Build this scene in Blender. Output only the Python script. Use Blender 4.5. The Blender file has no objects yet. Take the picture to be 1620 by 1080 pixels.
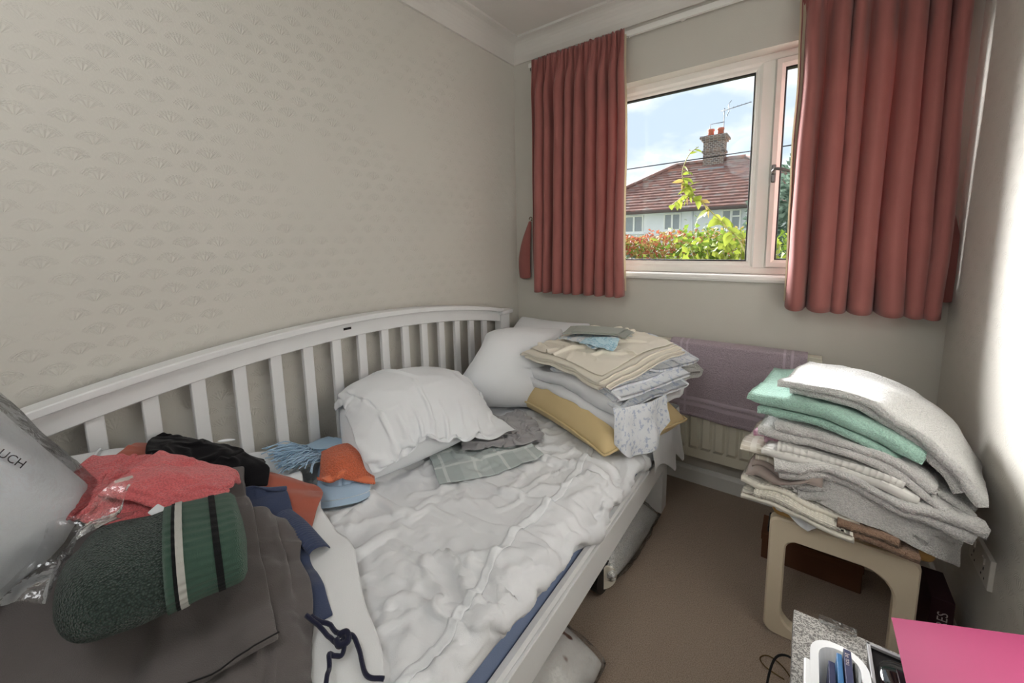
import bpy, bmesh, math, random
import numpy as np
from mathutils import Vector, Matrix

# ------------------------------------------------------------------ camera, world, light, exposure
SC = bpy.context.scene
COL = SC.collection
CAM = bpy.data.cameras.new('camera')
cam = bpy.data.objects.new('camera', CAM)
COL.objects.link(cam)
SC.camera = cam
CAM.sensor_width = 36.0
CAM.lens = 635.27 * 36.0 / 1620.0
CAM.shift_y = -75.0 / 1620.0
CAM.clip_start = 0.02
CAM.clip_end = 300.0


def camera_matrix(loc, yaw, pitch, roll):
    f = np.array([-math.sin(yaw) * math.cos(pitch), math.cos(yaw) * math.cos(pitch), -math.sin(pitch)])
    rt = np.array([math.cos(yaw), math.sin(yaw), 0.0])
    up = np.cross(rt, f)
    c, s = math.cos(roll), math.sin(roll)
    r2, u2 = c * rt + s * up, -s * rt + c * up
    return Matrix([[r2[0], u2[0], -f[0], loc[0]], [r2[1], u2[1], -f[1], loc[1]], [r2[2], u2[2], -f[2], loc[2]], [0, 0, 0, 1]])


cam.matrix_world = camera_matrix((1.4808, -2.0769, 1.2335), 0.6342, 0.1303, -0.0212)

SC.view_settings.view_transform = 'Standard'
SC.view_settings.look = 'None'
SC.view_settings.gamma = 1.0
SC.view_settings.use_curve_mapping = False
SC.view_settings.exposure = 1.0

W = bpy.data.worlds.new('sky')
SC.world = W
W.use_nodes = True
wn, wl = W.node_tree.nodes, W.node_tree.links
wn.clear()


def wnode(t, **k):
    n = wn.new(t)
    for a, b in k.items():
        setattr(n, a, b)
    return n


w_out = wnode('ShaderNodeOutputWorld')
w_bg = wnode('ShaderNodeBackground')
w_tc = wnode('ShaderNodeTexCoord')
w_map = wnode('ShaderNodeMapping')
w_map.inputs['Scale'].default_value = (1.0, 1.0, 2.2)
w_map.inputs['Location'].default_value = (0.35, 0.1, 0.4)
w_n1 = wnode('ShaderNodeTexNoise')
w_n1.inputs['Scale'].default_value = 3.6
w_n1.inputs['Detail'].default_value = 7.0
w_n1.inputs['Roughness'].default_value = 0.55
w_r1 = wnode('ShaderNodeValToRGB')
e = w_r1.color_ramp.elements
e[0].position, e[0].color = 0.40, (0.36, 0.44, 0.52, 1)
e[1].position, e[1].color = 0.56, (0.70, 0.72, 0.74, 1)
x = e.new(0.48)
x.color = (0.46, 0.52, 0.58, 1)
x = e.new(0.68)
x.color = (0.52, 0.55, 0.59, 1)
wl.new(w_tc.outputs['Generated'], w_map.inputs['Vector'])
wl.new(w_map.outputs['Vector'], w_n1.inputs['Vector'])
wl.new(w_n1.outputs['Fac'], w_r1.inputs['Fac'])
wl.new(w_r1.outputs['Color'], w_bg.inputs['Color'])
w_bg.inputs['Strength'].default_value = 1.0
wl.new(w_bg.outputs['Background'], w_out.inputs['Surface'])

sun = bpy.data.lights.new('sun', 'SUN')
sun.energy = 26.0
sun.angle = math.radians(36)
sun.color = (1.0, 0.995, 0.99)
sun_o = bpy.data.objects.new('sun', sun)
COL.objects.link(sun_o)
sun_dir = Vector((0.98, -1.0, -0.42)).normalized()
sun_o.rotation_euler = sun_dir.to_track_quat('-Z', 'Y').to_euler()


# ------------------------------------------------------------------ helpers: numbers
def smooth(a, b, x):
    t = np.clip((np.asarray(x, float) - a) / (b - a), 0, 1)
    return t * t * (3 - 2 * t)


def _hash(i, j, k, s):
    h = (i * 374761393 + j * 668265263 + k * 2147483647 + s * 144665) & 0x7fffffff
    h = ((h ^ (h >> 13)) * 1274126177) & 0x7fffffff
    return ((h ^ (h >> 16)) & 0xffff) / 32767.5 - 1.0


def noise(P, freq=1.0, seed=0, octaves=2):
    P = np.asarray(P, float) * freq
    out = np.zeros(P.shape[:-1])
    amp = 1.0
    for o in range(octaves):
        I = np.floor(P).astype(np.int64)
        f = P - I
        f = f * f * (3 - 2 * f)
        v = 0
        for dx in (0, 1):
            for dy in (0, 1):
                for dz in (0, 1):
                    wgt = (f[..., 0] if dx else 1 - f[..., 0]) * (f[..., 1] if dy else 1 - f[..., 1]) * (f[..., 2] if dz else 1 - f[..., 2])
                    v = v + wgt * _hash(I[..., 0] + dx, I[..., 1] + dy, I[..., 2] + dz, seed + o * 17)
        out += amp * v
        P = P * 2.03
        amp *= 0.5
    return out


# ------------------------------------------------------------------ helpers: materials
def socket(n, name):
    return n.inputs[name]


class NT:
    """tiny node builder"""

    def __init__(self, name):
        self.m = bpy.data.materials.new(name)
        self.m.use_nodes = True
        self.t = self.m.node_tree
        self.n = self.t.nodes
        self.n.clear()
        self.out = self.n.new('ShaderNodeOutputMaterial')

    def add(self, t, **kw):
        n = self.n.new(t)
        for a, b in kw.items():
            setattr(n, a, b)
        return n

    def link(self, a, b):
        self.t.links.new(a, b)

    def val(self, x, inp):
        if isinstance(x, (int, float)):
            inp.default_value = x
        elif isinstance(x, (tuple, list)):
            inp.default_value = tuple(x) if len(x) != 3 or len(inp.default_value) == 3 else (*x, 1.0)
        else:
            self.link(x, inp)

    def math(self, op, a, b=0.0, c=0.0):
        n = self.add('ShaderNodeMath', operation=op)
        self.val(a, n.inputs[0])
        self.val(b, n.inputs[1])
        if op in ('MULTIPLY_ADD', 'SMOOTH_MIN', 'COMPARE', 'WRAP'):
            self.val(c, n.inputs[2])
        return n.outputs[0]

    def step(self, a, b, x):
        n = self.add('ShaderNodeMapRange', interpolation_type='SMOOTHSTEP')
        self.val(x, n.inputs['Value'])
        n.inputs['From Min'].default_value = a
        n.inputs['From Max'].default_value = b
        return n.outputs[0]

    def mix(self, f, a, b):
        n = self.add('ShaderNodeMix', data_type='RGBA')
        self.val(f, n.inputs[0])
        self.val(a, n.inputs[6])
        self.val(b, n.inputs[7])
        return n.outputs[2]

    def noise(self, scale, detail=2.0, vec=None, rough=0.5):
        n = self.add('ShaderNodeTexNoise')
        n.inputs['Scale'].default_value = scale
        n.inputs['Detail'].default_value = detail
        n.inputs['Roughness'].default_value = rough
        if vec is not None:
            self.link(vec, n.inputs['Vector'])
        return n.outputs['Fac']

    def coord(self, which='Object'):
        return self.add('ShaderNodeTexCoord').outputs[which]

    def bump(self, h, strength=0.5, dist=0.01, normal=None):
        n = self.add('ShaderNodeBump')
        n.inputs['Strength'].default_value = strength
        n.inputs['Distance'].default_value = dist
        self.link(h, n.inputs['Height'])
        if normal is not None:
            self.link(normal, n.inputs['Normal'])
        return n.outputs[0]

    def bsdf(self, col, rough=0.6, normal=None, spec=0.3, sheen=0.0, metal=0.0, trans=0.0, ior=1.45, alpha=1.0, coat=0.0):
        p = self.add('ShaderNodeBsdfPrincipled')
        self.val(col, p.inputs['Base Color'])
        self.val(rough, p.inputs['Roughness'])
        p.inputs['Specular IOR Level'].default_value = spec
        p.inputs['Metallic'].default_value = metal
        p.inputs['Sheen Weight'].default_value = sheen
        p.inputs['Sheen Roughness'].default_value = 0.5
        p.inputs['Transmission Weight'].default_value = trans
        p.inputs['IOR'].default_value = ior
        p.inputs['Coat Weight'].default_value = coat
        self.val(alpha, p.inputs['Alpha'])
        if normal is not None:
            self.link(normal, p.inputs['Normal'])
        return p.outputs[0]

    def done(self, shader):
        self.link(shader, self.out.inputs['Surface'])
        return self.m


def sr(r, g, b):
    """0-255 display colour to linear"""
    def f(c):
        c = c / 255.0
        return c / 12.92 if c <= 0.04045 else ((c + 0.055) / 1.055) ** 2.4
    return (f(r), f(g), f(b))


def paint(name, col, rough=0.5, bump=0.15, scale=60, spec=0.3, coat=0.0):
    k = NT(name)
    o = k.coord()
    h = k.noise(scale, 3, o)
    d = k.mix(k.noise(4, 3, o), tuple(c * 0.95 for c in col), tuple(min(1, c * 1.04) for c in col))
    return k.done(k.bsdf(d, rough, k.bump(h, bump, 0.002), spec, coat=coat))


def fabric(name, col, kind='weave', col2=None, strength=0.5, rough=0.9, sheen=0.15, var=0.08, translucent=0.0, scale=1.0):
    """woven / terry / fleece / knit cloth"""
    k = NT(name)
    o = k.coord()
    lo = tuple(c * (1 - var) for c in col)
    hi = tuple(min(1, c * (1 + var)) for c in (col2 or col))
    c = k.mix(k.noise(9, 4, o), lo, hi)
    if kind == 'terry':
        h1 = k.noise(300 * scale, 2, o, 0.6)
        h2 = k.noise(110 * scale, 2, o)
        h = k.math('ADD', h1, k.math('MULTIPLY', h2, 0.8))
        c = k.mix(k.step(0.35, 0.62, h1), tuple(x * 0.80 for x in col), c)
        n = k.bump(h, min(1.0, strength * 1.5), 0.008)
    elif kind == 'fleece':
        v = k.add('ShaderNodeTexVoronoi')
        v.inputs['Scale'].default_value = 150 * scale
        k.link(o, v.inputs['Vector'])
        h = k.math('ADD', v.outputs['Distance'], k.noise(90 * scale, 3, o))
        c = k.mix(k.step(0.1, 0.75, v.outputs['Distance']), hi, tuple(x * 0.6 for x in col))
        n = k.bump(h, strength, 0.008)
    elif kind == 'knit':
        w = k.add('ShaderNodeTexWave', bands_direction='DIAGONAL')
        w.inputs['Scale'].default_value = 420 * scale
        w.inputs['Distortion'].default_value = 2.0
        k.link(o, w.inputs['Vector'])
        h = k.math('ADD', w.outputs['Fac'], k.noise(300 * scale, 2, o))
        n = k.bump(h, strength, 0.004)
    else:
        h = k.math('ADD', k.noise(600 * scale, 1, o), k.math('MULTIPLY', k.noise(35 * scale, 3, o), 0.6))
        n = k.bump(h, strength, 0.003)
    s = k.bsdf(c, rough, n, 0.15, sheen)
    if translucent > 0:
        tr = k.add('ShaderNodeBsdfTranslucent')
        k.val(c, tr.inputs['Color'])
        mx = k.add('ShaderNodeMixShader')
        mx.inputs[0].default_value = translucent
        k.link(s, mx.inputs[1])
        k.link(tr.outputs[0], mx.inputs[2])
        s = mx.outputs[0]
    return k.done(s)


# ------------------------------------------------------------------ helpers: objects
ORG = {}


def tag(o, label=None, cat=None, group=None, kind=None):
    if label:
        o['label'] = label
    if cat:
        o['category'] = cat
    if group:
        o['group'] = group
    if kind:
        o['kind'] = kind
    return o


def thing(name, label, cat, loc=(0, 0, 0), group=None, kind=None):
    o = bpy.data.objects.new(name, None)
    o.empty_display_size = 0.05
    COL.objects.link(o)
    o.location = loc
    ORG[o] = np.array(loc, float)
    return tag(o, label, cat, group, kind)


def mesh(name, V, F, mat, parent=None, smooth=True, sub=0, solid=0.0, uv=None, base=True, bevel=0.0, offset=0.0):
    """V in world space; the object's origin goes to its base (or its parent's frame)."""
    V = np.asarray(V, float).reshape(-1, 3)
    lo = np.array([V[:, 0].mean(), V[:, 1].mean(), V[:, 2].min()]) if base else np.zeros(3)
    me = bpy.data.meshes.new(name)
    me.from_pydata((V - lo).tolist(), [], [list(map(int, f)) for f in F])
    if uv is not None:
        U = np.asarray(uv, float).reshape(-1, 2)
        lay = me.uv_layers.new(name='UVMap')
        idx = np.zeros(len(me.loops), dtype=np.int32)
        me.loops.foreach_get('vertex_index', idx)
        lay.data.foreach_set('uv', U[idx].ravel())
    me.update()
    if smooth:
        me.polygons.foreach_set('use_smooth', [True] * len(me.polygons))
    if mat is not None:
        me.materials.append(mat)
    o = bpy.data.objects.new(name, me)
    COL.objects.link(o)
    if parent is not None:
        o.parent = parent
        o.location = lo - ORG[parent]
    else:
        o.location = lo
    ORG[o] = lo
    if solid:
        m = o.modifiers.new('thickness', 'SOLIDIFY')
        m.thickness = solid
        m.offset = offset
    if bevel:
        m = o.modifiers.new('bevel', 'BEVEL')
        m.width = bevel
        m.segments = 2
        m.limit_method = 'ANGLE'
    if sub:
        m = o.modifiers.new('subdivision', 'SUBSURF')
        m.levels = m.render_levels = sub
    return o


def from_bm(name, bm, mat, parent=None, smooth=False, **kw):
    bm.normal_update()
    V = [v.co[:] for v in bm.verts]
    bm.verts.index_update()
    F = [[v.index for v in f.verts] for f in bm.faces]
    bm.free()
    o = mesh(name, V, F, mat, parent, smooth, **kw)
    return o


def bm_box(bm, a, b, bev=0.0, seg=2):
    a, b = np.minimum(a, b), np.maximum(a, b)
    v = [bm.verts.new((x, y, z)) for x in (a[0], b[0]) for y in (a[1], b[1]) for z in (a[2], b[2])]
    q = [(0, 1, 3, 2), (4, 6, 7, 5), (0, 4, 5, 1), (2, 3, 7, 6), (0, 2, 6, 4), (1, 5, 7, 3)]
    fs = [bm.faces.new([v[i] for i in f]) for f in q]
    if bev > 0:
        es = list({e for f in fs for e in f.edges})
        bmesh.ops.bevel(bm, geom=es, offset=bev, segments=seg, affect='EDGES', profile=0.5)


def box(name, a, b, mat, parent=None, bev=0.003, seg=2):
    bm = bmesh.new()
    bm_box(bm, a, b, bev, seg)
    return from_bm(name, bm, mat, parent)


def tube_geo(pts, r, n=8, closed=False):
    pts = np.asarray(pts, float)
    r = np.broadcast_to(np.asarray(r, float), (len(pts),))
    T = np.gradient(pts, axis=0)
    T /= np.linalg.norm(T, axis=1)[:, None] + 1e-12
    ref = np.array([0, 0, 1.0]) if abs(T[0][2]) < 0.9 else np.array([1.0, 0, 0])
    V, F = [], []
    N = np.cross(T[0], ref)
    for i, p in enumerate(pts):
        N = N - T[i] * (N @ T[i])
        N /= np.linalg.norm(N) + 1e-12
        B = np.cross(T[i], N)
        for k in range(n):
            a = 2 * math.pi * k / n
            V.append(p + r[i] * (math.cos(a) * N + math.sin(a) * B))
    for i in range(len(pts) - 1):
        for k in range(n):
            F.append((i * n + k, i * n + (k + 1) % n, (i + 1) * n + (k + 1) % n, (i + 1) * n + k))
    F.append(tuple(range(n))[::-1])
    F.append(tuple((len(pts) - 1) * n + k for k in range(n)))
    return V, F


def tube(name, pts, r, mat, parent=None, n=8):
    V, F = tube_geo(pts, r, n)
    return mesh(name, V, F, mat, parent)


def curve_pts(ctrl, n=24):
    """Catmull-Rom through control points"""
    P = np.asarray(ctrl, float)
    Q = np.vstack([2 * P[0] - P[1], P, 2 * P[-1] - P[-2]])
    t = np.linspace(0, len(P) - 1, n)
    out = []
    for x in t:
        i = min(int(x), len(P) - 2)
        f = x - i
        a, b, c, d = Q[i], Q[i + 1], Q[i + 2], Q[i + 3]
        out.append(0.5 * ((2 * b) + (c - a) * f + (2 * a - 5 * b + 4 * c - d) * f * f + (3 * b - a - 3 * c + d) * f ** 3))
    return np.array(out)


def grid_faces(n, m, off=0):
    i, j = np.meshgrid(np.arange(n - 1), np.arange(m - 1), indexing='ij')
    a = (i * m + j).ravel() + off
    return np.stack([a, a + m, a + m + 1, a + 1], 1).tolist()


def prism(name, poly, axis, lo, hi, mat, parent=None, bev=0.0):
    """extrude a 2-D polygon along an axis ('x','y','z')"""
    bm = bmesh.new()
    def P(u, v, w):
        return {'x': (w, u, v), 'y': (u, w, v), 'z': (u, v, w)}[axis]
    A = [bm.verts.new(P(u, v, lo)) for u, v in poly]
    B = [bm.verts.new(P(u, v, hi)) for u, v in poly]
    bm.faces.new(A)
    bm.faces.new(B[::-1])
    for i in range(len(poly)):
        j = (i + 1) % len(poly)
        bm.faces.new([A[i], B[i], B[j], A[j]])
    bmesh.ops.recalc_face_normals(bm, faces=bm.faces)
    if bev:
        bmesh.ops.bevel(bm, geom=[e for e in bm.edges if e.calc_face_angle(0) > 0.6], offset=bev, segments=2, affect='EDGES')
    return from_bm(name, bm, mat, parent)


# ------------------------------------------------------------------ the room
RW, RB, RH = 1.9028, -2.95, 2.37          # width, back of the room, ceiling height

def wallpaper(name, horiz):
    """off-white anaglypta: embossed fan flowers in half-drop repeat; horiz = which axis runs along the wall"""
    k = NT(name)
    o = k.coord()
    s = k.add('ShaderNodeSeparateXYZ')
    k.link(o, s.inputs[0])
    u0, v0 = s.outputs[horiz], s.outputs[2]
    row = k.math('FLOOR', k.math('DIVIDE', v0, 0.044))
    half = k.math('MULTIPLY', k.math('FLOORED_MODULO', row, 2.0), 0.5)
    u = k.math('SUBTRACT', k.math('FRACT', k.math('ADD', k.math('DIVIDE', u0, 0.082), half)), 0.5)
    v = k.math('FRACT', k.math('DIVIDE', v0, 0.044))
    px = k.math('MULTIPLY', u, 0.082)
    py = k.math('MULTIPLY', v, 0.044)
    r = k.math('SQRT', k.math('ADD', k.math('MULTIPLY', px, px), k.math('MULTIPLY', py, py)))
    th = k.math('ARCTAN2', px, py)
    sp = k.math('POWER', k.math('ABSOLUTE', k.math('COSINE', k.math('MULTIPLY', th, 6.0))), 2.0)
    fan = k.math('MULTIPLY', k.step(1.05, 0.85, k.math('ABSOLUTE', th)), k.math('MULTIPLY', k.step(0.003, 0.007, r), k.step(0.027, 0.021, r)))
    spokes = k.math('MULTIPLY', sp, fan)
    dots = k.math('MULTIPLY', k.math('ABSOLUTE', k.math('SINE', k.math('MULTIPLY', th, 13.0))), k.math('ABSOLUTE', k.math('SINE', k.math('MULTIPLY', r, 700.0))))
    dm = k.math('MULTIPLY', k.step(1.2, 1.0, k.math('ABSOLUTE', th)), k.math('MULTIPLY', k.step(0.023, 0.026, r), k.step(0.040, 0.034, r)))
    h = k.math('ADD', spokes, k.math('MULTIPLY', k.math('MULTIPLY', dots, dm), 0.8))
    h = k.math('MULTIPLY', h, k.step(0.3, 0.55, k.noise(3.0, 2, o)))
    h = k.math('ADD', h, k.math('MULTIPLY', k.noise(160, 3, o), 0.35))
    c = k.mix(k.noise(1.3, 3, o), sr(206, 203, 195), sr(212, 209, 202))
    return k.done(k.bsdf(c, 0.75, k.bump(h, 0.45, 0.0035), 0.2))


M_wallL = wallpaper('wallpaper_left', 1)
M_wallR = wallpaper('wallpaper_right', 1)
M_wall = paint('wall_paint', sr(206, 203, 195), 0.8, 0.25, 220, 0.15)
M_ceil = paint('ceiling_paint', sr(218, 215, 210), 0.8, 0.3, 90, 0.15)
M_gloss = paint('white_gloss', sr(236, 236, 232), 0.35, 0.05, 30, 0.4)
M_upvc = paint('white_upvc', sr(240, 240, 234), 0.28, 0.02, 20, 0.45)


def carpet():
    k = NT('beige_carpet')
    o = k.coord()
    h1 = k.noise(330, 3, o, 0.7)
    h2 = k.noise(90, 3, o)
    h = k.math('ADD', h1, k.math('MULTIPLY', h2, 0.7))
    c = k.mix(k.step(0.3, 0.65, h1), sr(150, 128, 110), sr(214, 194, 174))
    c = k.mix(k.math('MULTIPLY', k.noise(2.2, 3, o), 0.5), c, sr(186, 164, 144))
    return k.done(k.bsdf(c, 0.95, k.bump(h, 1.0, 0.008), 0.1, 0.2))


M_carpet = carpet()


def slab(name, a, b, mat, kind='structure', label=None):
    bm = bmesh.new()
    bm_box(bm, a, b)
    o = from_bm(name, bm, mat, base=False)
    return tag(o, label, None, None, kind)


slab('floor', (-0.15, RB - .1, -0.1), (RW + .15, 0.0, 0.0), M_carpet)
slab('ceiling', (-0.15, RB - .1, RH), (RW + .15, 0.2, RH + 0.1), M_ceil)
slab('wall_left', (-0.15, RB - .1, 0), (0.0, 0.25, RH), M_wallL)
slab('wall_right', (RW, RB - .1, 0), (RW + 0.15, 0.25, RH), M_wallR)
slab('wall_back', (0, RB - .1, 0), (RW, RB, RH), M_wall)

# window wall with the opening cut through
OX0, OX1, OZ0, OZ1 = 0.33, 1.775, 1.045, 2.008
bm = bmesh.new()
xs, zs = [0, OX0, OX1, RW], [0, OZ0, OZ1, RH]
for yy, flip in ((0.0, False), (0.24, True)):
    g = [[bm.verts.new((x, yy, z)) for z in zs] for x in xs]
    for i in range(3):
        for j in range(3):
            if i == 1 and j == 1:
                continue
            q = [g[i][j], g[i + 1][j], g[i + 1][j + 1], g[i][j + 1]]
            bm.faces.new(q[::-1] if flip else q)
    if not flip:
        g0 = g
ring = [(1, 1), (2, 1), (2, 2), (1, 2)]
for a in range(4):
    i, j = ring[a]
    k2, l2 = ring[(a + 1) % 4]
    bm.faces.new([g0[i][j], g[i][j], g[k2][l2], g0[k2][l2]])
bmesh.ops.recalc_face_normals(bm, faces=bm.faces)
tag(from_bm('wall_window', bm, M_wall, base=False), kind='structure')

# cove mouldings: concave quarter section swept along the top of the walls, mitred in the corners
def cove_profile():
    p = [(0.0, -0.105), (0.012, -0.105), (0.014, -0.092)]
    for a in np.linspace(0, math.pi / 2, 8):
        p.append((0.014 + 0.075 * (1 - math.cos(a)), -0.092 + 0.078 * math.sin(a)))
    p += [(0.095, -0.014), (0.105, -0.012), (0.105, 0.0), (0.0, 0.0)]
    return p


def cove(name, side):
    P = cove_profile()
    V, F = [], []
    n = len(P)
    for end in (0, 1):
        for d, z in P:
            if side == 'left':
                V.append((d, RB + d if end == 0 else -d, RH + z))
            elif side == 'right':
                V.append((RW - d, RB + d if end == 0 else -d, RH + z))
            elif side == 'window':
                V.append((d if end == 0 else RW - d, -d, RH + z))
    for i in range(n):
        j = (i + 1) % n
        F.append((i, j, n + j, n + i))
    o = mesh(name, V, F, M_ceil, smooth=False, base=False)
    return tag(o, kind='structure')


cove('trim_1', 'left')
cove('trim_2', 'window')
cove('trim_3', 'right')


def skirting(name, a, b, n):
    """profile run along a wall from a to b, n = inward normal"""
    pr = [(0, 0), (0.016, 0), (0.016, 0.066), (0.011, 0.078), (0.004, 0.084), (0, 0.084)]
    V, F = [], []
    for p in (a, b):
        for d, z in pr:
            V.append((p[0] + n[0] * d, p[1] + n[1] * d, z))
    k = len(pr)
    for i in range(k):
        F.append((i, (i + 1) % k, k + (i + 1) % k, k + i))
    F += [tuple(range(k))[::-1], tuple(range(k, 2 * k))]
    tag(mesh(name, V, F, M_gloss, smooth=False, base=False), kind='structure')


skirting('baseboard_left', (0, RB), (0, 0), (1, 0))
skirting('baseboard_window', (0.016, 0), (RW - 0.016, 0), (0, -1))
skirting('baseboard_right', (RW, RB), (RW, 0), (-1, 0))

# ------------------------------------------------------------------ the window
win = thing('window_1', None, None, ((OX0 + OX1) / 2, 0.1, OZ0), kind='structure')
FY0, FY1 = 0.075, 0.135        # frame front and back
GY = 0.105
FX0, FX1, FZ0, FZ1 = OX0, OX1, 1.062, OZ1


def frame_ring(name, x0, x1, z0, z1, w, y0, y1, mat, parent, cham=0.012):
    """mitred rectangular frame with a chamfered inner edge towards the room (-y)"""
    V, F = [], []
    prof = [(0, y1), (0, y0), (w - cham, y0), (w, y0 + cham), (w, y1)]
    cor = [(x0, z0, 1, 1), (x1, z0, -1, 1), (x1, z1, -1, -1), (x0, z1, 1, -1)]
    for cx, cz, sx, sz in cor:
        for d, y in prof:
            V.append((cx + sx * d, y, cz + sz * d))
    n = len(prof)
    for c in range(4):
        d = (c + 1) % 4
        for i in range(n):
            j = (i + 1) % n
            F.append((c * n + i, c * n + j, d * n + j, d * n + i))
    return mesh(name, V, F, mat, parent, smooth=False)


k = NT('window_glass')
tr = k.add('ShaderNodeBsdfTransparent')
gl = k.add('ShaderNodeBsdfGlossy')
gl.inputs['Roughness'].default_value = 0.02
fr = k.add('ShaderNodeFresnel')
fr.inputs['IOR'].default_value = 1.3
mx = k.add('ShaderNodeMixShader')
k.link(k.math('MULTIPLY', fr.outputs[0], 0.5), mx.inputs[0])
k.link(tr.outputs[0], mx.inputs[1])
k.link(gl.outputs[0], mx.inputs[2])
M_glass = k.done(mx.outputs[0])
M_gasket = paint('black_gasket', sr(30, 28, 28), 0.5, 0.05)

frame_ring('outer_frame', FX0, FX1, FZ0, FZ1, 0.038, FY0, FY1, M_upvc, win)
MX0, MX1 = 1.268, 1.335
prism('mullion', [(MX0, FY1), (MX0, FY0 + .012), (MX0 + .012, FY0), (MX1 - .012, FY0), (MX1, FY0 + .012), (MX1, FY1)], 'z', FZ0 + .03, FZ1 - .03, M_upvc, win)
# fixed light: glazing bead, gasket, pane
px0, px1, pz0, pz1 = FX0 + 0.036, MX0 + .002, FZ0 + .036, FZ1 - .036
frame_ring('glazing_bead', px0, px1, pz0, pz1, 0.022, 0.086, 0.12, M_upvc, win, 0.010)
frame_ring('gasket', px0 + .020, px1 - .020, pz0 + .020, pz1 - .020, 0.006, 0.094, 0.118, M_gasket, win, 0.002)
box('pane', (px0 + .022, 0.103, pz0 + .022), (px1 - .022, 0.107, pz1 - .022), M_glass, win, 0)
# opening casement
cx0, cx1, cz0, cz1 = MX1 - .004, FX1 - .034, FZ0 + .034, FZ1 - .034
cas = frame_ring('casement', cx0, cx1, cz0, cz1, 0.030, 0.062, 0.125, M_upvc, win, 0.012)
frame_ring('gasket', cx0 + .028, cx1 - .028, cz0 + .028, cz1 - .028, 0.007, 0.085, 0.118, M_gasket, cas, 0.002)
box('pane', (cx0 + .030, 0.103, cz0 + .030), (cx1 - .030, 0.107, cz1 - .030), M_glass, cas, 0)
k = NT('brushed_metal')
M_metal = k.done(k.bsdf(sr(120, 118, 116), 0.35, None, 0.5, metal=0.9))
hd = box('handle', (1.333, 0.046, 1.465), (1.350, 0.064, 1.540), M_metal, cas, 0.004)
tube('lever', curve_pts([(1.341, 0.05, 1.503), (1.343, 0.030, 1.512), (1.362, 0.022, 1.516), (1.45, 0.022, 1.482)], 14), [0.008] * 5 + [0.0065] * 9, M_metal, hd)
# sill board with a rounded nosing
prism('window_sill', [(FY1, 1.030), (FY1, 1.060), (-0.022, 1.060), (-0.030, 1.054), (-0.032, 1.044), (-0.028, 1.034), (-0.018, 1.030)], 'x', OX0 + .002 - .04, OX1 - .002 + .04, M_gloss, win)

# curtain track along the wall under the cove
trk = thing('curtain_track', 'white slim curtain track running along the wall above the window', 'curtain track', (0.95, -0.03, 2.21))
prism('rail', [(-0.036, 2.212), (-0.020, 2.212), (-0.020, 2.236), (-0.030, 2.240), (-0.036, 2.236)], 'x', 0.13, RW - .02, M_gloss, trk)
for bx in (0.14, 0.95, 1.75):
    box('bracket', (bx, -0.022, 2.214), (bx + .02, 0.0, 2.234), M_gloss, trk, 0.002)
tube('end_stop', [(0.14, -0.03, 2.212), (0.14, -0.03, 2.198)], 0.003, M_metal, trk)
for i in range(14):
    xx = 0.20 + i * 0.04 if i < 13 else 0.72
    tube('glider', [(xx, -0.03, 2.214), (xx, -0.034, 2.204)], 0.003, M_gloss, trk, 6)

# ------------------------------------------------------------------ curtains
M_curtain = fabric('rose_curtain', sr(170, 107, 102), 'weave', sr(176, 113, 107), 0.25, 0.75, 0.25, 0.05, translucent=0.18)
M_lining = fabric('cream_lining', sr(226, 214, 190), 'weave', None, 0.2, 0.9, 0.0, 0.04, translucent=0.35)


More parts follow.
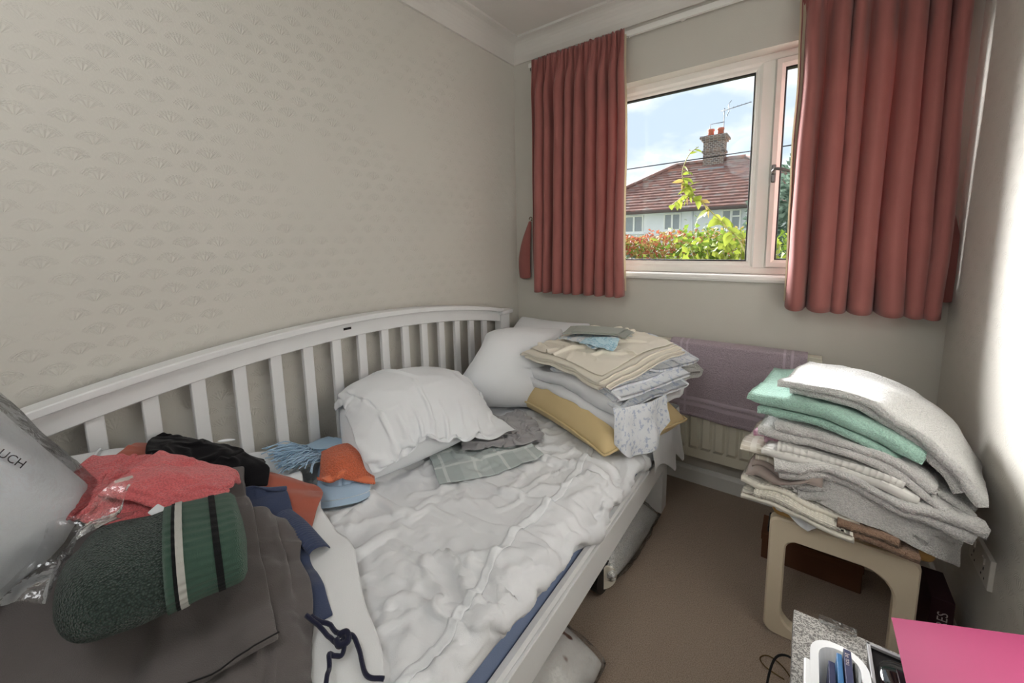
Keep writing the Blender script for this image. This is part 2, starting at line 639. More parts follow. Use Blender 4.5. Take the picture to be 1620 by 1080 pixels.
def curtain(name, label, x0, x1, zt, zb, folds, seed, flare):
    rng = np.random.default_rng(seed)
    n, m = 260, 44
    s = np.linspace(0, 1, n)
    # uneven fold phase
    ctrl = np.cumsum(0.65 + 0.8 * rng.random(folds + 1))
    ctrl = (ctrl - ctrl[0]) / (ctrl[-1] - ctrl[0])
    ph = np.interp(s, ctrl, np.arange(folds + 1)) * 2 * math.pi
    amp = np.interp(s, np.linspace(0, 1, folds + 1), 0.62 + 0.5 * rng.random(folds + 1))
    V = np.zeros((n, m, 3))
    for j in range(m):
        t = j / (m - 1)                       # 0 top .. 1 bottom
        z = zt + (zb - zt) * t
        body = smooth(0.02, 0.16, t)
        # header: narrow pinch pleats; body: broad tubular folds
        wav = np.sin(ph)
        tub = np.sign(wav) * np.abs(wav) ** 0.75
        head = np.sin(ph * 2.0 + 0.6) * 0.010 + 0.006 * np.sin(ph * 5)
        A = 0.030 + 0.028 * t
        y = -0.062 - 0.018 * body + head * (1 - body) + A * amp * tub * body
        y = y + 0.006 * noise(np.stack([s * 9, np.full(n, t * 2.2), np.full(n, seed * 1.7)], -1), 1, seed)
        shear = 0.010 * np.cos(ph) * body * (0.5 + t)
        xx = x0 + (x1 - x0) * s + shear + flare * (s - 0.5) * t + 0.006 * noise(np.stack([s * 4, np.full(n, t * 3), np.full(n, seed)], -1), 1, seed + 3)
        V[:, j, 0], V[:, j, 1], V[:, j, 2] = xx, np.minimum(y, -0.040 if z > 1.07 else -0.036), z + 0.006 * np.sin(ph) * smooth(0.9, 1, t) + (0.008 * np.sin(ph * 2.0 + 0.6) * (1 - smooth(0, 0.03, t)))
    root = thing(name, label, 'curtain', (V[..., 0].mean(), -0.08, zb), group='curtains at the window')
    mesh('drape', V, grid_faces(n, m), M_curtain, root, sub=0, solid=0.0016)
    # hem: second thickness along the bottom; lining peeps out at the side edge
    hem = V[:, -4:, :].copy()
    hem[..., 1] += 0.006
    mesh('hem', hem, grid_faces(n, 4), M_curtain, root)
    # gathering tape behind the heading
    hd_ = V[:, 0:4, :].copy()
    hd_[..., 1] += 0.006
    mesh('heading_tape', hd_, grid_faces(n, 4), M_lining, root)
    edge = V[0 if seed == 2 else -1]
    sg = -1 if seed == 2 else 1
    L = np.stack([edge + np.array([sg * 0.007, 0.010, 0.0]), edge + np.array([-sg * 0.03, 0.012, 0.0])], 0)
    L[..., 2] = np.clip(L[..., 2], zb + 0.025, zt - 0.02)
    mesh('lining', L, grid_faces(2, m), M_lining, root, solid=0.001)
    return root


curtain('curtain', 'rose pink pleated curtain left of the window, beside the wall corner', 0.168, 0.708, 2.238, 0.942, 9, 1, 0.02)
curtain('curtain', 'rose pink pleated curtain right of the window, cut by the top of the photo', 1.412, 1.850, 2.238, 0.938, 7, 2, 0.02)


def tieback(label, x, sgn, zt):
    """curved fabric tie-back hanging from a small hook"""
    root = thing('curtain_tieback', label, 'tieback', (x, -0.01, zt - 0.35), group='curtain tiebacks')
    n = 24
    V, F = [], []
    for i in range(n):
        t = i / (n - 1)
        w = 0.012 + 0.075 * math.sin(math.pi * min(1, t ** 0.9 * 0.62)) 
        cx = x - sgn * 0.045 * math.sin(t * math.pi * 0.6)
        z = zt - 0.35 * t
        for j in range(7):
            a = j / 6 - 0.5
            V.append((cx + a * w, -0.020 - 0.012 * math.cos(a * math.pi) - 0.008 * math.sin(t * 3), z + 0.02 * a * a * t))
    F = grid_faces(n, 7)
    mesh('band', V, F, M_curtain, root, solid=0.006, sub=1)
    pts = [(x, 0.0, zt + .005), (x, -0.015, zt + .005)] + [(x + 0.010 * math.sin(a), -0.018, zt + .005 + 0.010 - 0.010 * math.cos(a)) for a in np.linspace(0.3, 5.2, 12)]
    tube('hook', pts, 0.0022, M_brass, root, 6)


k = NT('aged_brass')
M_brass = k.done(k.bsdf(sr(110, 88, 56), 0.4, None, 0.5, metal=0.9))
tieback('rose curtain tieback hanging from a hook in the left wall corner', 0.118, 1, 1.352)
tieback('rose curtain tieback hanging from a hook by the right wall, behind the curtain', 1.868, -0.2, 1.335)

# ------------------------------------------------------------------ ceiling lamp (unseen, added behind the camera as fill light)
fill_lamp = thing('fill_lantern', 'round white paper lantern added unseen behind the camera as fill light', 'fill_lamp', (0.95, -2.5, 2.02))
M_cord = paint('white_cord', sr(230, 230, 226), 0.5, 0.02)
tube('cord', [(0.95, -2.5, 2.20), (0.95, -2.5, RH - .02)], 0.004, M_cord, fill_lamp, 6)
tube('ceiling_rose', [(0.95, -2.5, RH - .03), (0.95, -2.5, RH)], [0.03, 0.045], M_cord, fill_lamp, 16)
k = NT('fill_glow_paper')
em = k.add('ShaderNodeEmission')
em.inputs['Color'].default_value = (0.98, 0.99, 1.0, 1)
em.inputs['Strength'].default_value = 4.7
M_fill_glow = k.done(em.outputs[0])
V, F = [], []
for i in range(17):
    a = math.pi * i / 16
    for j in range(24):
        b = 2 * math.pi * j / 24
        V.append((0.95 + 0.2 * math.sin(a) * math.cos(b), -2.5 + 0.2 * math.sin(a) * math.sin(b), 2.02 - 0.2 * math.cos(a) + 0.0))
for i in range(16):
    for j in range(24):
        F.append((i * 24 + j, i * 24 + (j + 1) % 24, (i + 1) * 24 + (j + 1) % 24, (i + 1) * 24 + j))
mesh('fill_globe', V, F, M_fill_glow, fill_lamp)

# ------------------------------------------------------------------ outdoors
k = NT('lawn')
o = k.coord()
M_lawn = k.done(k.bsdf(k.mix(k.noise(3, 4, o), sr(92, 98, 76), sr(112, 118, 94)), 0.95, k.bump(k.noise(40, 3, o), 0.8, 0.05)))
slab('ground', (-30, 0.26, -0.75), (30, 60, -0.6), M_lawn)

M_render = paint('white_render', sr(236, 238, 240), 0.85, 0.3, 8, 0.1)


def roof_tiles():
    k = NT('clay_roof_tiles')
    o = k.coord()
    v = k.add('ShaderNodeTexVoronoi')
    v.inputs['Scale'].default_value = 1.0
    mp = k.add('ShaderNodeMapping')
    mp.inputs['Scale'].default_value = (3.6, 3.6, 6.5)
    k.link(o, mp.inputs['Vector'])
    k.link(mp.outputs[0], v.inputs['Vector'])
    sep = k.add('ShaderNodeSeparateColor')
    k.link(v.outputs['Color'], sep.inputs[0])
    c = k.mix(sep.outputs[0], sr(120, 92, 86), sr(150, 114, 104))
    c = k.mix(k.step(0.6, 0.75, k.noise(1.2, 3, o)), c, sr(172, 122, 102))
    c = k.mix(k.step(0.7, 0.95, sep.outputs[1]), c, sr(142, 126, 120))
    return k.done(k.bsdf(c, 0.85, k.bump(v.outputs['Distance'], 0.4, 0.05), 0.15))


M_tiles = roof_tiles()
M_lead = paint('lead_flashing', sr(150, 154, 158), 0.5, 0.2, 20)
k = NT('chimney_brick')
o = k.coord()
mp = k.add('ShaderNodeMapping')
mp.inputs['Rotation'].default_value = (math.pi / 2, 0, 0)
k.link(o, mp.inputs['Vector'])
br = k.add('ShaderNodeTexBrick')
br.inputs['Scale'].default_value = 3.0
br.inputs['Color1'].default_value = (*sr(136, 114, 100), 1)
br.inputs['Color2'].default_value = (*sr(96, 88, 86), 1)
br.inputs['Mortar'].default_value = (*sr(168, 162, 154), 1)
br.inputs['Mortar Size'].default_value = 0.03
k.link(mp.outputs[0], br.inputs['Vector'])
M_brick = k.done(k.bsdf(br.outputs['Color'], 0.9, k.bump(br.outputs['Fac'], 0.4, 0.02)))
M_pot = paint('terracotta_pot', sr(190, 112, 88), 0.8, 0.3, 20)
M_alu = paint('aerial_alloy', sr(120, 124, 130), 0.4, 0.02, 20, 0.5)
M_fascia = paint('dark_gutter', sr(96, 84, 80), 0.5, 0.05)
k = NT('house_window_glass')
M_hglass = k.done(k.bsdf(k.mix(k.noise(1.5, 2, k.coord()), sr(120, 128, 132), sr(176, 182, 184)), 0.12, None, 0.6))

HY = 16.0
house = thing('house', 'white rendered house with a hipped tile roof across the garden', 'house', (-2.6, HY + 4, -0.6))
EZ = 2.44
box('wall', (-7.7, HY, -0.6), (2.5, HY + 8, EZ), M_render, house, 0)
# roof courses: each course a thin tilted board lapping the one below (front slope and the two hip slopes)
RL, RR, RY, RZ = -4.12, -1.09, HY + 4.0, 4.87
E0, E1, EY = -8.1, 2.9, HY - 0.3
V, F = [], []
NC = 17
for side in ('front', 'left', 'right', 'back'):
    for c in range(NC):
        t0, t1 = c / NC, min(1, (c + 1.12) / NC)
        for ti, lift in ((t0, 0.06), (t1, 0.0)):
            z = EZ - 0.02 + (RZ - EZ) * ti + lift
            xl, xr = E0 + (RL - E0) * ti, E1 + (RR - E1) * ti
            yf, yb = EY + (RY - EY) * ti, HY + 8.3 + (RY - HY - 8.3) * ti
            q = {'front': [(xl, yf), (xr, yf)], 'back': [(xr, yb), (xl, yb)], 'left': [(xl, yb), (xl, yf)], 'right': [(xr, yf), (xr, yb)]}[side]
            for (xx, yy) in q:
                V.append((xx, yy, z))
        b = len(V) - 4
        F.append((b, b + 1, b + 3, b + 2))
        # riser under the lower edge
        for i in (b, b + 1):
            V.append((V[i][0], V[i][1], V[i][2] - 0.06))
        F.append((b + 4, b + 5, b + 1, b))
tag(mesh('roof_tiles', V, F, M_tiles, house, smooth=False), kind='stuff')
for a, bq in (((E0, EY, EZ), (RL, RY, RZ)), ((E1, EY, EZ), (RR, RY, RZ)), ((RL, RY, RZ), (RR, RY, RZ))):
    a, bq = np.array(a), np.array(bq)
    tube('ridge_tiles', [a + (bq - a) * t + np.array([0, 0, .04]) for t in np.linspace(0, 1, 12)], 0.11, M_tiles, house, 8)
box('gutter', (E0, EY - 0.08, EZ - 0.14), (E1, EY + 0.06, EZ - 0.02), M_fascia, house, 0.02)
box('soffit', (E0 + .05, EY, EZ - 0.12), (E1 - .05, HY, EZ - 0.06), M_render, house, 0)
for dx in (-2.45, -5.9):
    tube('downpipe', [(dx, HY - .06, -0.6), (dx, HY - .06, EZ - .1)], 0.035, M_render, house, 8)
for (x0, x1, z0, z1, dark) in ((-5.33, -4.48, 1.50, 2.26, 0), (-3.60, -2.90, 1.55, 2.27, 0), (-1.36, -0.68, 1.50, 2.30, 1)):
    w = thing('window', None, None, ((x0 + x1) / 2, HY, z0))
    w.parent = house
    w.location = np.array([(x0 + x1) / 2, HY, z0]) - ORG[house]
    frame_ring('frame', x0, x1, z0, z1, 0.06, HY - 0.05, HY + 0.03, M_upvc, w, 0.02)
    xm = (x0 + x1) / 2
    box('glazing_bar', (xm - .04, HY - .05, z0 + .05), (xm + .04, HY + .02, z1 - .05), M_upvc, w, 0)
    box('pane', (x0 + .05, HY - .02, z0 + .05), (xm - .03, HY - .005, z1 - .05), M_hglass, w, 0)
    if dark:
        box('glazing_bar', (xm + .03, HY - .05, z1 - .30), (x1 - .05, HY + .02, z1 - .24), M_upvc, w, 0)
        box('pane', (xm + .03, HY - .02, z1 - .25), (x1 - .05, HY - .005, z1 - .05), M_hglass, w, 0)
        box('pane', (xm + .03, HY - .02, z0 + .05), (x1 - .05, HY - .005, z1 - .29), M_hglass, w, 0)
    else:
        box('pane', (xm + .03, HY - .02, z0 + .05), (x1 - .05, HY - .005, z1 - .05), M_hglass, w, 0)
    box('sill', (x0 - .08, HY - .12, z0 - .07), (x1 + .08, HY, z0), M_render, w, 0.01)
ch = thing('chimney', None, None, (-2.42, RY, 4.2))
ch.parent = house
ch.location = np.array([-2.42, RY, 4.2]) - ORG[house]
def chim(z0, z1, g):
    box('stack', (-2.86 - g, RY - .42 - g, z0), (-1.98 + g, RY + .42 + g, z1), M_brick, ch, 0)
chim(4.2, 5.25, 0.0)
chim(5.25, 5.35, 0.05)
chim(5.35, 5.78, 0.0)
chim(5.78, 5.88, 0.07)
chim(5.88, 6.00, 0.14)
box('flashing', (-2.98, RY - .85, 4.36), (-1.86, RY - .30, 4.46), M_lead, ch, 0.02)
for px_ in (-2.62, -2.2):
    tube('chimney_pot', [(px_, RY, 5.95), (px_, RY, 6.28), (px_, RY, 6.30), (px_, RY, 6.38)], [0.15, 0.12, 0.16, 0.15], M_pot, ch, 12)
ae = thing('aerial', None, None, (-2.1, RY, 6.0))
ae.parent = house
ae.location = np.array([-2.1, RY, 6.0]) - ORG[house]
tube('mast', [(-2.08, RY, 5.6), (-2.08, RY, 7.25)], 0.022, M_alu, ae, 6)
tube('boom', [(-2.2, RY - .1, 7.10), (-0.95, RY - .3, 7.22)], 0.018, M_alu, ae, 6)
for t in np.linspace(0.15, 0.95, 7):
    c_ = np.array([-2.2, RY - .1, 7.10]) * (1 - t) + np.array([-0.95, RY - .3, 7.22]) * t
    tube('element', [c_ + (0.02, -.16, 0), c_ + (-0.02, .16, 0)], 0.01, M_alu, ae, 5)
tube('reflector', curve_pts([(-1.95, RY - .1, 6.85), (-1.86, RY - .1, 7.10), (-1.90, RY - .1, 7.35), (-1.78, RY - .1, 7.52)], 10), 0.016, M_alu, ae, 5)
tube('second_mast', [(-2.66, RY, 5.9), (-2.66, RY, 6.62), (-2.05, RY - .05, 6.62)], 0.02, M_alu, ae, 6)
tube('second_boom', [(-3.15, RY, 6.05), (-2.5, RY, 6.18)], 0.016, M_alu, ae, 6)

tag(tube('overhead_cable', [(-12 + i * 1.5, 9.0, 2.93 + 0.0 + 0.021 * (-12 + i * 1.5 + 12)) for i in range(18)], 0.013, M_gasket), 'thin dark overhead cable crossing the sky outside the window', 'cable')


def leaf_mat(name, c1, c2):
    k = NT(name)
    o = k.coord()
    c = k.mix(k.noise(12, 3, o), tuple(x * 0.34 for x in c1), tuple(x * 0.34 for x in c2))
    s = k.bsdf(c, 0.6, None, 0.1)
    tr = k.add('ShaderNodeBsdfTranslucent')
    k.val(c, tr.inputs['Color'])
    mx = k.add('ShaderNodeMixShader')
    mx.inputs[0].default_value = 0.25
    k.link(s, mx.inputs[1])
    k.link(tr.outputs[0], mx.inputs[2])
    return k.done(mx.outputs[0])


M_lf_green = leaf_mat('leaf_green', sr(120, 158, 62), sr(176, 204, 86))
M_lf_red = leaf_mat('leaf_red', sr(196, 96, 74), sr(232, 150, 110))
M_lf_amber = leaf_mat('leaf_amber', sr(206, 170, 92), sr(226, 206, 130))
M_lf_lime = leaf_mat('leaf_lime', sr(170, 196, 66), sr(216, 224, 104))
M_lf_dark = leaf_mat('leaf_dark', sr(128, 158, 138), sr(176, 200, 178))
M_stem = paint('bramble_stem', sr(120, 116, 70), 0.7, 0.3, 60)
M_bark = paint('bark', sr(96, 84, 70), 0.9, 0.6, 20)


def leaf_cloud(P, size, seed):
    """folded pointed leaves, one per point; returns V, F"""
    rng = np.random.default_rng(seed)
    n = len(P)
    a = rng.normal(size=(n, 3))
    a[:, 2] -= 0.2
    a /= np.linalg.norm(a, axis=1)[:, None]
    b = np.cross(a, rng.normal(size=(n, 3)))
    b /= np.linalg.norm(b, axis=1)[:, None]
    c = np.cross(a, b)
    s = size * (0.6 + 0.8 * rng.random(n))[:, None]
    V = np.stack([P, P + s * (0.5 * a + 0.32 * b + 0.10 * c), P + s * a, P + s * (0.5 * a - 0.32 * b + 0.10 * c)], 1).reshape(-1, 3)
    i = np.arange(n) * 4
    F = np.concatenate([np.stack([i, i + 1, i + 2], 1), np.stack([i, i + 2, i + 3], 1)])
    return V, F.tolist()


rng = np.random.default_rng(11)
hedge = thing('hedge', 'low garden hedge with red, amber and green leaves just outside the window', 'hedge', (0.2, 3.4, -0.6))


def hedge_pts(n, x0, x1, top, seed, y0=3.0, y1=4.2):
    r = np.random.default_rng(seed)
    x = r.uniform(x0, x1, n)
    y = r.uniform(y0, y1, n)
    z1 = top + 0.10 * noise(np.stack([x, y, 0 * x], 1), 2.0, seed)
    z = z1 - np.abs(r.normal(0, 0.22, n))
    return np.stack([x, y, z], 1)


for nm, mt, cnt, a, b_, top, sd in (('red_leaves', M_lf_red, 2300, -1.9, 0.75, 1.27, 1), ('amber_leaves', M_lf_amber, 2300, -1.9, 0.9, 1.29, 2), ('green_leaves', M_lf_green, 2600, -1.9, 2.4, 1.24, 3)):
    V, F = leaf_cloud(hedge_pts(cnt, a, b_, top, sd), 0.055, sd)
    tag(mesh(nm, V, F, mt, hedge, smooth=False), kind='stuff')
V, F = leaf_cloud(hedge_pts(4200, -2.2, 2.6, 1.0, 8, 3.2, 4.2) - np.array([0, 0, .1]), 0.09, 8)
tag(mesh('inner_leaves', V, F, M_lf_dark, hedge, smooth=False), kind='stuff')
for i in range(10):
    xx = -1.7 + i * 0.42
    tube('branch', [(xx, 3.6, -0.6), (xx + .05, 3.6, 0.4), (xx - .05, 3.5, 1.0)], [0.02, 0.014, 0.006], M_bark, hedge, 6)

shrub = thing('garden_shrub', 'bright green shrub in front of the hedge at the right of the window view', 'shrub', (0.95, 2.5, -0.6))
r_ = np.random.default_rng(5)
pts = r_.normal(size=(620, 3)) * np.array([0.30, 0.20, 0.15]) + np.array([0.92, 2.5, 0.94])
V, F = leaf_cloud(pts, 0.075, 6)
tag(mesh('leaves', V, F, M_lf_lime, shrub, smooth=False), kind='stuff')
pts = r_.normal(size=(420, 3)) * np.array([0.17, 0.2, 0.12]) + np.array([0.55, 2.9, 1.10])
V, F = leaf_cloud(pts, 0.07, 7)
tag(mesh('leaves', V, F, M_lf_green, shrub, smooth=False), kind='stuff')
for i in range(7):
    tube('branch', [(0.95, 2.5, -0.6), (0.95 + .08 * (i - 3), 2.5, 0.4), (0.95 + .16 * (i - 3), 2.5, 1.15)], [0.02, 0.012, 0.004], M_stem, shrub, 6)


def leaf_mesh(L, w):
    V, F = [], []
    n = 7
    for i in range(n):
        t = i / (n - 1)
        ww = w * math.sin(math.pi * t ** 0.8) + 0.0005
        for j in (-1, 0, 1):
            V.append((t * L, j * ww, 0.18 * abs(j) * ww - 0.25 * L * t * t))
    return V, grid_faces(n, 3)


def one_leaf(parent, p, d, L, mat, roll):
    V, F = leaf_mesh(L, L * 0.28)
    V = np.array(V)
    d = np.array(d, float)
    d /= np.linalg.norm(d)
    sx = np.cross(d, (0, 0, 1.0))
    sx /= np.linalg.norm(sx) + 1e-9
    up = np.cross(sx, d)
    c, s_ = math.cos(roll), math.sin(roll)
    b = c * sx + s_ * up
    u = -s_ * sx + c * up
    Wv = np.array(p) + V[:, :1] * d + V[:, 1:2] * b + V[:, 2:3] * u
    return mesh('leaf', Wv, F, mat, parent)


climb = thing('arching_bramble', 'tall arching bramble stem with yellow-green leaves close to the window pane', 'plant', (1.1, 1.6, -0.6))
stem = curve_pts([(1.45, 1.6, -0.6), (1.30, 1.6, 0.4), (1.088, 1.6, 1.094), (0.944, 1.6, 1.307), (0.697, 1.6, 1.577), (0.609, 1.6, 1.688), (0.590, 1.6, 1.794), (0.636, 1.6, 1.916), (0.707, 1.6, 1.971)], 60)
tube('stem', stem, np.linspace(0.008, 0.0028, 60), M_stem, climb, 6)
r_ = np.random.default_rng(3)
for i in range(20, 60):
    if i in (48, 49, 50, 51):
        continue
    p = stem[i]
    cnt = 1 if (i > 40 or i % 2) else 2
    if i > 36 and i % 2:
        continue
    for q in range(cnt):
        d = r_.normal(size=3) * np.array([1, 0.6, 0.5]) + np.array([0, -0.1, -0.35 if i < 50 else 0.1])
        one_leaf(climb, p, d, (0.055 if i > 50 else 0.10) * (0.7 + 0.6 * r_.random()), M_lf_lime if r_.random() < .75 else (M_lf_red if i > 38 else M_lf_amber), r_.uniform(-1, 1))
side = curve_pts([stem[28], stem[28] + (-0.10, -.05, 0.05), stem[28] + (-0.2, -.1, -0.02)], 8)
tube('side_shoot', side, 0.003, M_stem, climb, 5)
for p in side[2:]:
    one_leaf(climb, p, r_.normal(size=3) + (0, 0, -.6), 0.09, M_lf_lime, r_.uniform(-1, 1))


def tree(label, x, y, zc, rx, rz, n, size, mat, seed):
    t = thing('tree', label, 'tree', (x, y, -0.6), group='trees beyond the garden')
    r = np.random.default_rng(seed)
    p = r.normal(size=(n, 3))
    p /= np.linalg.norm(p, axis=1)[:, None]
    p *= (r.random(n) ** 0.4)[:, None] * (1 + 0.25 * noise(p, 2.0, seed))[:, None]
    p = p * np.array([rx, rx, rz]) + np.array([x, y, zc])
    V, F = leaf_cloud(p, size, seed)
    tag(mesh('crown', V, F, mat, t, smooth=False), kind='stuff')
    tube('trunk', [(x, y, -0.6), (x, y, zc - rz * .5), (x + .1, y, zc + rz * .5)], [0.22, 0.16, 0.05], M_bark, t, 8)


tree('hazy green tree past the left hip of the house roof', -12.0, 32, 3.0, 2.6, 2.6, 3500, 0.30, M_lf_dark, 21)
tree('tall blue-green tree seen through the narrow opening casement', 2.0, 13.0, 1.9, 1.9, 2.0, 6000, 0.20, M_lf_dark, 22)

# ------------------------------------------------------------------ radiator
M_rad = paint('radiator_enamel', sr(226, 222, 206), 0.4, 0.03, 20, 0.35)
rad = thing('radiator', 'cream fluted panel radiator under the window', 'radiator', (1.0, -0.07, 0.17))
RX0, RX1, RZ0, RZ1 = 0.55, 1.555, 0.172, 0.735
prof = []
x = RX0 + 0.02
prof.append((RX0, -0.070))
prof.append((RX0 + .004, -0.078))
while x + 0.055 < RX1 - 0.01:
    prof += [(x, -0.078), (x + 0.010, -0.088), (x + 0.038, -0.088), (x + 0.048, -0.078)]
    x += 0.055
prof += [(RX1 - .004, -0.078), (RX1, -0.070)]
P = np.array(prof)
zsec = [(RZ0, 0.0), (RZ0 + .004, 0.0), (RZ0 + .045, 0.0), (RZ0 + .062, 1.0), (RZ1 - .052, 1.0), (RZ1 - .035, 0.0), (RZ1 - .004, 0.0), (RZ1, -0.6)]
V = []
for z, f in zsec:
    for px_, py_ in P:
        d = (-0.078 - py_) * max(f, 0)
        V.append((px_, -0.078 - d + (0.006 if f < 0 else 0) if py_ <= -0.078 else -0.070, z))
n_, m_ = len(zsec), len(P)
mesh('fluted_panel', V, grid_faces(n_, m_), M_rad, rad, smooth=False, solid=0.002, bevel=0)
box('top_grille', (RX0, -0.080, RZ1 - .004), (RX1, -0.028, RZ1 + .004), M_rad, rad, 0.002)
for xx in (RX0, RX1 - .003):
    box('side_panel', (xx, -0.078, RZ0 + .01), (xx + .003, -0.028, RZ1), M_rad, rad, 0)
box('back_panel', (RX0 + .01, -0.040, RZ0), (RX1 - .01, -0.032, RZ1 - .01), M_rad, rad, 0)
for xx in (RX0 + .2, RX1 - .2):
    box('wall_bracket', (xx, -0.034, RZ0 + .08), (xx + .04, -0.001, RZ1 - .08), M_rad, rad, 0)
tube('pipe', [(RX1 + .01, -0.05, 0.0), (RX1 + .01, -0.05, RZ0 + .03), (RX1 - .02, -0.05, RZ0 + .03)], 0.0075, M_metal, rad, 8)

# ------------------------------------------------------------------ socket on the right wall
sk = thing('wall_socket', 'white double wall socket plate low on the right wall', 'socket', (RW, -0.59, 0.342))
M_plate = paint('socket_plastic', sr(226, 222, 214), 0.4, 0.02, 20, 0.35)
pl = box('plate', (RW - 0.010, -0.662, 0.342), (RW, -0.516, 0.424), M_plate, sk, 0.002)
for yy in (-0.625, -0.553):
    box('switch', (RW - 0.0135, yy - .007, 0.392), (RW - 0.009, yy + .007, 0.410), M_plate, pl, 0.001)
    for dy, dz, h in ((0, 0.378, .008), (-.011, 0.358, .005), (.011, 0.358, .005)):
        box('pin_hole', (RW - 0.0106, yy + dy - .002, dz - h / 2), (RW - 0.0095, yy + dy + .002, dz + h / 2), M_gasket, pl, 0)

# ------------------------------------------------------------------ daybed
M_bed = paint('white_bed_paint', sr(232, 233, 234), 0.4, 0.04, 40, 0.35)
bed = thing('daybed', 'white wooden daybed with an arched slatted back against the left wall', 'bed', (0.5, -1.2, 0.0))
BY0, BY1 = -2.22, -0.19


def arch(y):
    return 0.956 - 0.12 * (np.asarray(y) + 1.2) ** 2


def arch_bar(name, x0, x1, dz0, dz1, y0, y1, n=40, bev=0.003):
    ys = np.linspace(y0, y1, n)
    V = []
    for y in ys:
        z = float(arch(y))
        b = bev
        V += [(x0, y, z - dz1), (x0, y, z - dz0 - b), (x0 + b, y, z - dz0), (x1 - b, y, z - dz0), (x1, y, z - dz0 - b), (x1, y, z - dz1 + b), (x1 - b, y, z - dz1)]
    F = []
    m = 7
    for i in range(n - 1):
        for k_ in range(m):
            F.append((i * m + k_, (i + 1) * m + k_, (i + 1) * m + (k_ + 1) % m, i * m + (k_ + 1) % m))
    F += [tuple(range(m)), tuple((n - 1) * m + k_ for k_ in range(m))[::-1]]
    return mesh(name, V, F, M_bed, bed, smooth=False)


arch_bar('cap_rail', 0.020, 0.085, 0.0, 0.022, BY0 + .06, BY1 - .07)
rail = arch_bar('top_rail', 0.032, 0.066, 0.020, 0.078, BY0 + .08, BY1 - .08)
box('scuff_mark', (0.0655, -1.246, 0.909), (0.0668, -1.214, 0.918), M_gasket, rail, 0)
for y0, y1 in ((BY1 - .085, BY1), (BY0, BY0 + .085)):
    box('post', (0.026, y0, 0.0), (0.072, y1, 0.815), M_bed, bed, 0.003)
    box('post_cap', (0.018, y0 - .012, 0.815), (0.092, y1 + .010, 0.838), M_bed, bed, 0.004)
for i in range(17):
    y1 = -0.383 - 0.109 * i
    y0 = y1 - 0.036
    if y0 < BY0 + .1:
        break
    box('slat', (0.040, y0, 0.26), (0.058, y1, float(arch(y1)) - 0.07), M_bed, bed, 0.002, 1)
box('lower_rail', (0.034, BY0 + .08, 0.20), (0.064, BY1 - .08, 0.31), M_bed, bed, 0.003)
front = prism('front_rail', [(0.990, 0.207), (1.020, 0.207), (1.020, 0.300), (1.018, 0.303), (1.012, 0.303), (1.010, 0.3005), (1.008, 0.303), (1.004, 0.312), (0.990, 0.312)], 'y', BY0 + .02, -0.345, M_bed, bed)
for y0, y1 in ((-0.346, -0.276), (BY0, BY0 + .07)):
    box('leg', (0.945, y0, 0.0), (1.020, y1, 0.300), M_bed, bed, 0.003)
box('end_rail', (0.07, -0.330, 0.207), (0.95, -0.300, 0.312), M_bed, bed, 0.003)
box('end_rail', (0.07, BY0 + .03, 0.207), (0.95, BY0 + .06, 0.312), M_bed, bed, 0.003)
for i in range(14):
    yy = -2.1 + i * 0.13
    box('base_slat', (0.06, yy, 0.235), (0.992, yy + .07, 0.252), M_bed, bed, 0)

MT, MFX, MRR = 0.43, 0.985, 0.045          # mattress top, front face, edge radius
M_mat = fabric('blue_mattress', sr(118, 134, 168), 'weave', sr(128, 144, 176), 0.3, 0.8, 0.1)
mtt = thing('mattress', 'blue mattress in the daybed, showing under the white sheet', 'mattress', (0.53, -1.23, 0.252))
bm = bmesh.new()
bm_box(bm, (0.09, -2.19, 0.252), (MFX, -0.35, MT), 0.04, 4)
from_bm('core', bm, M_mat, mtt, smooth=True)
for zz in (0.300,):
    tube('piping', [(MFX - .002, y, zz) for y in np.linspace(-2.15, -0.39, 30)], 0.005, M_mat, mtt, 6)


# ------------------------------------------------------------------ cloth simulation (position based, on grids)
def _pairs(n, d):
    """index sets of rows i with partner i+d so that no row is used twice inside one set"""
    i = np.arange(n - d)
    blk = (i // d) % 2
    return [i[blk == 0], i[blk == 1]]


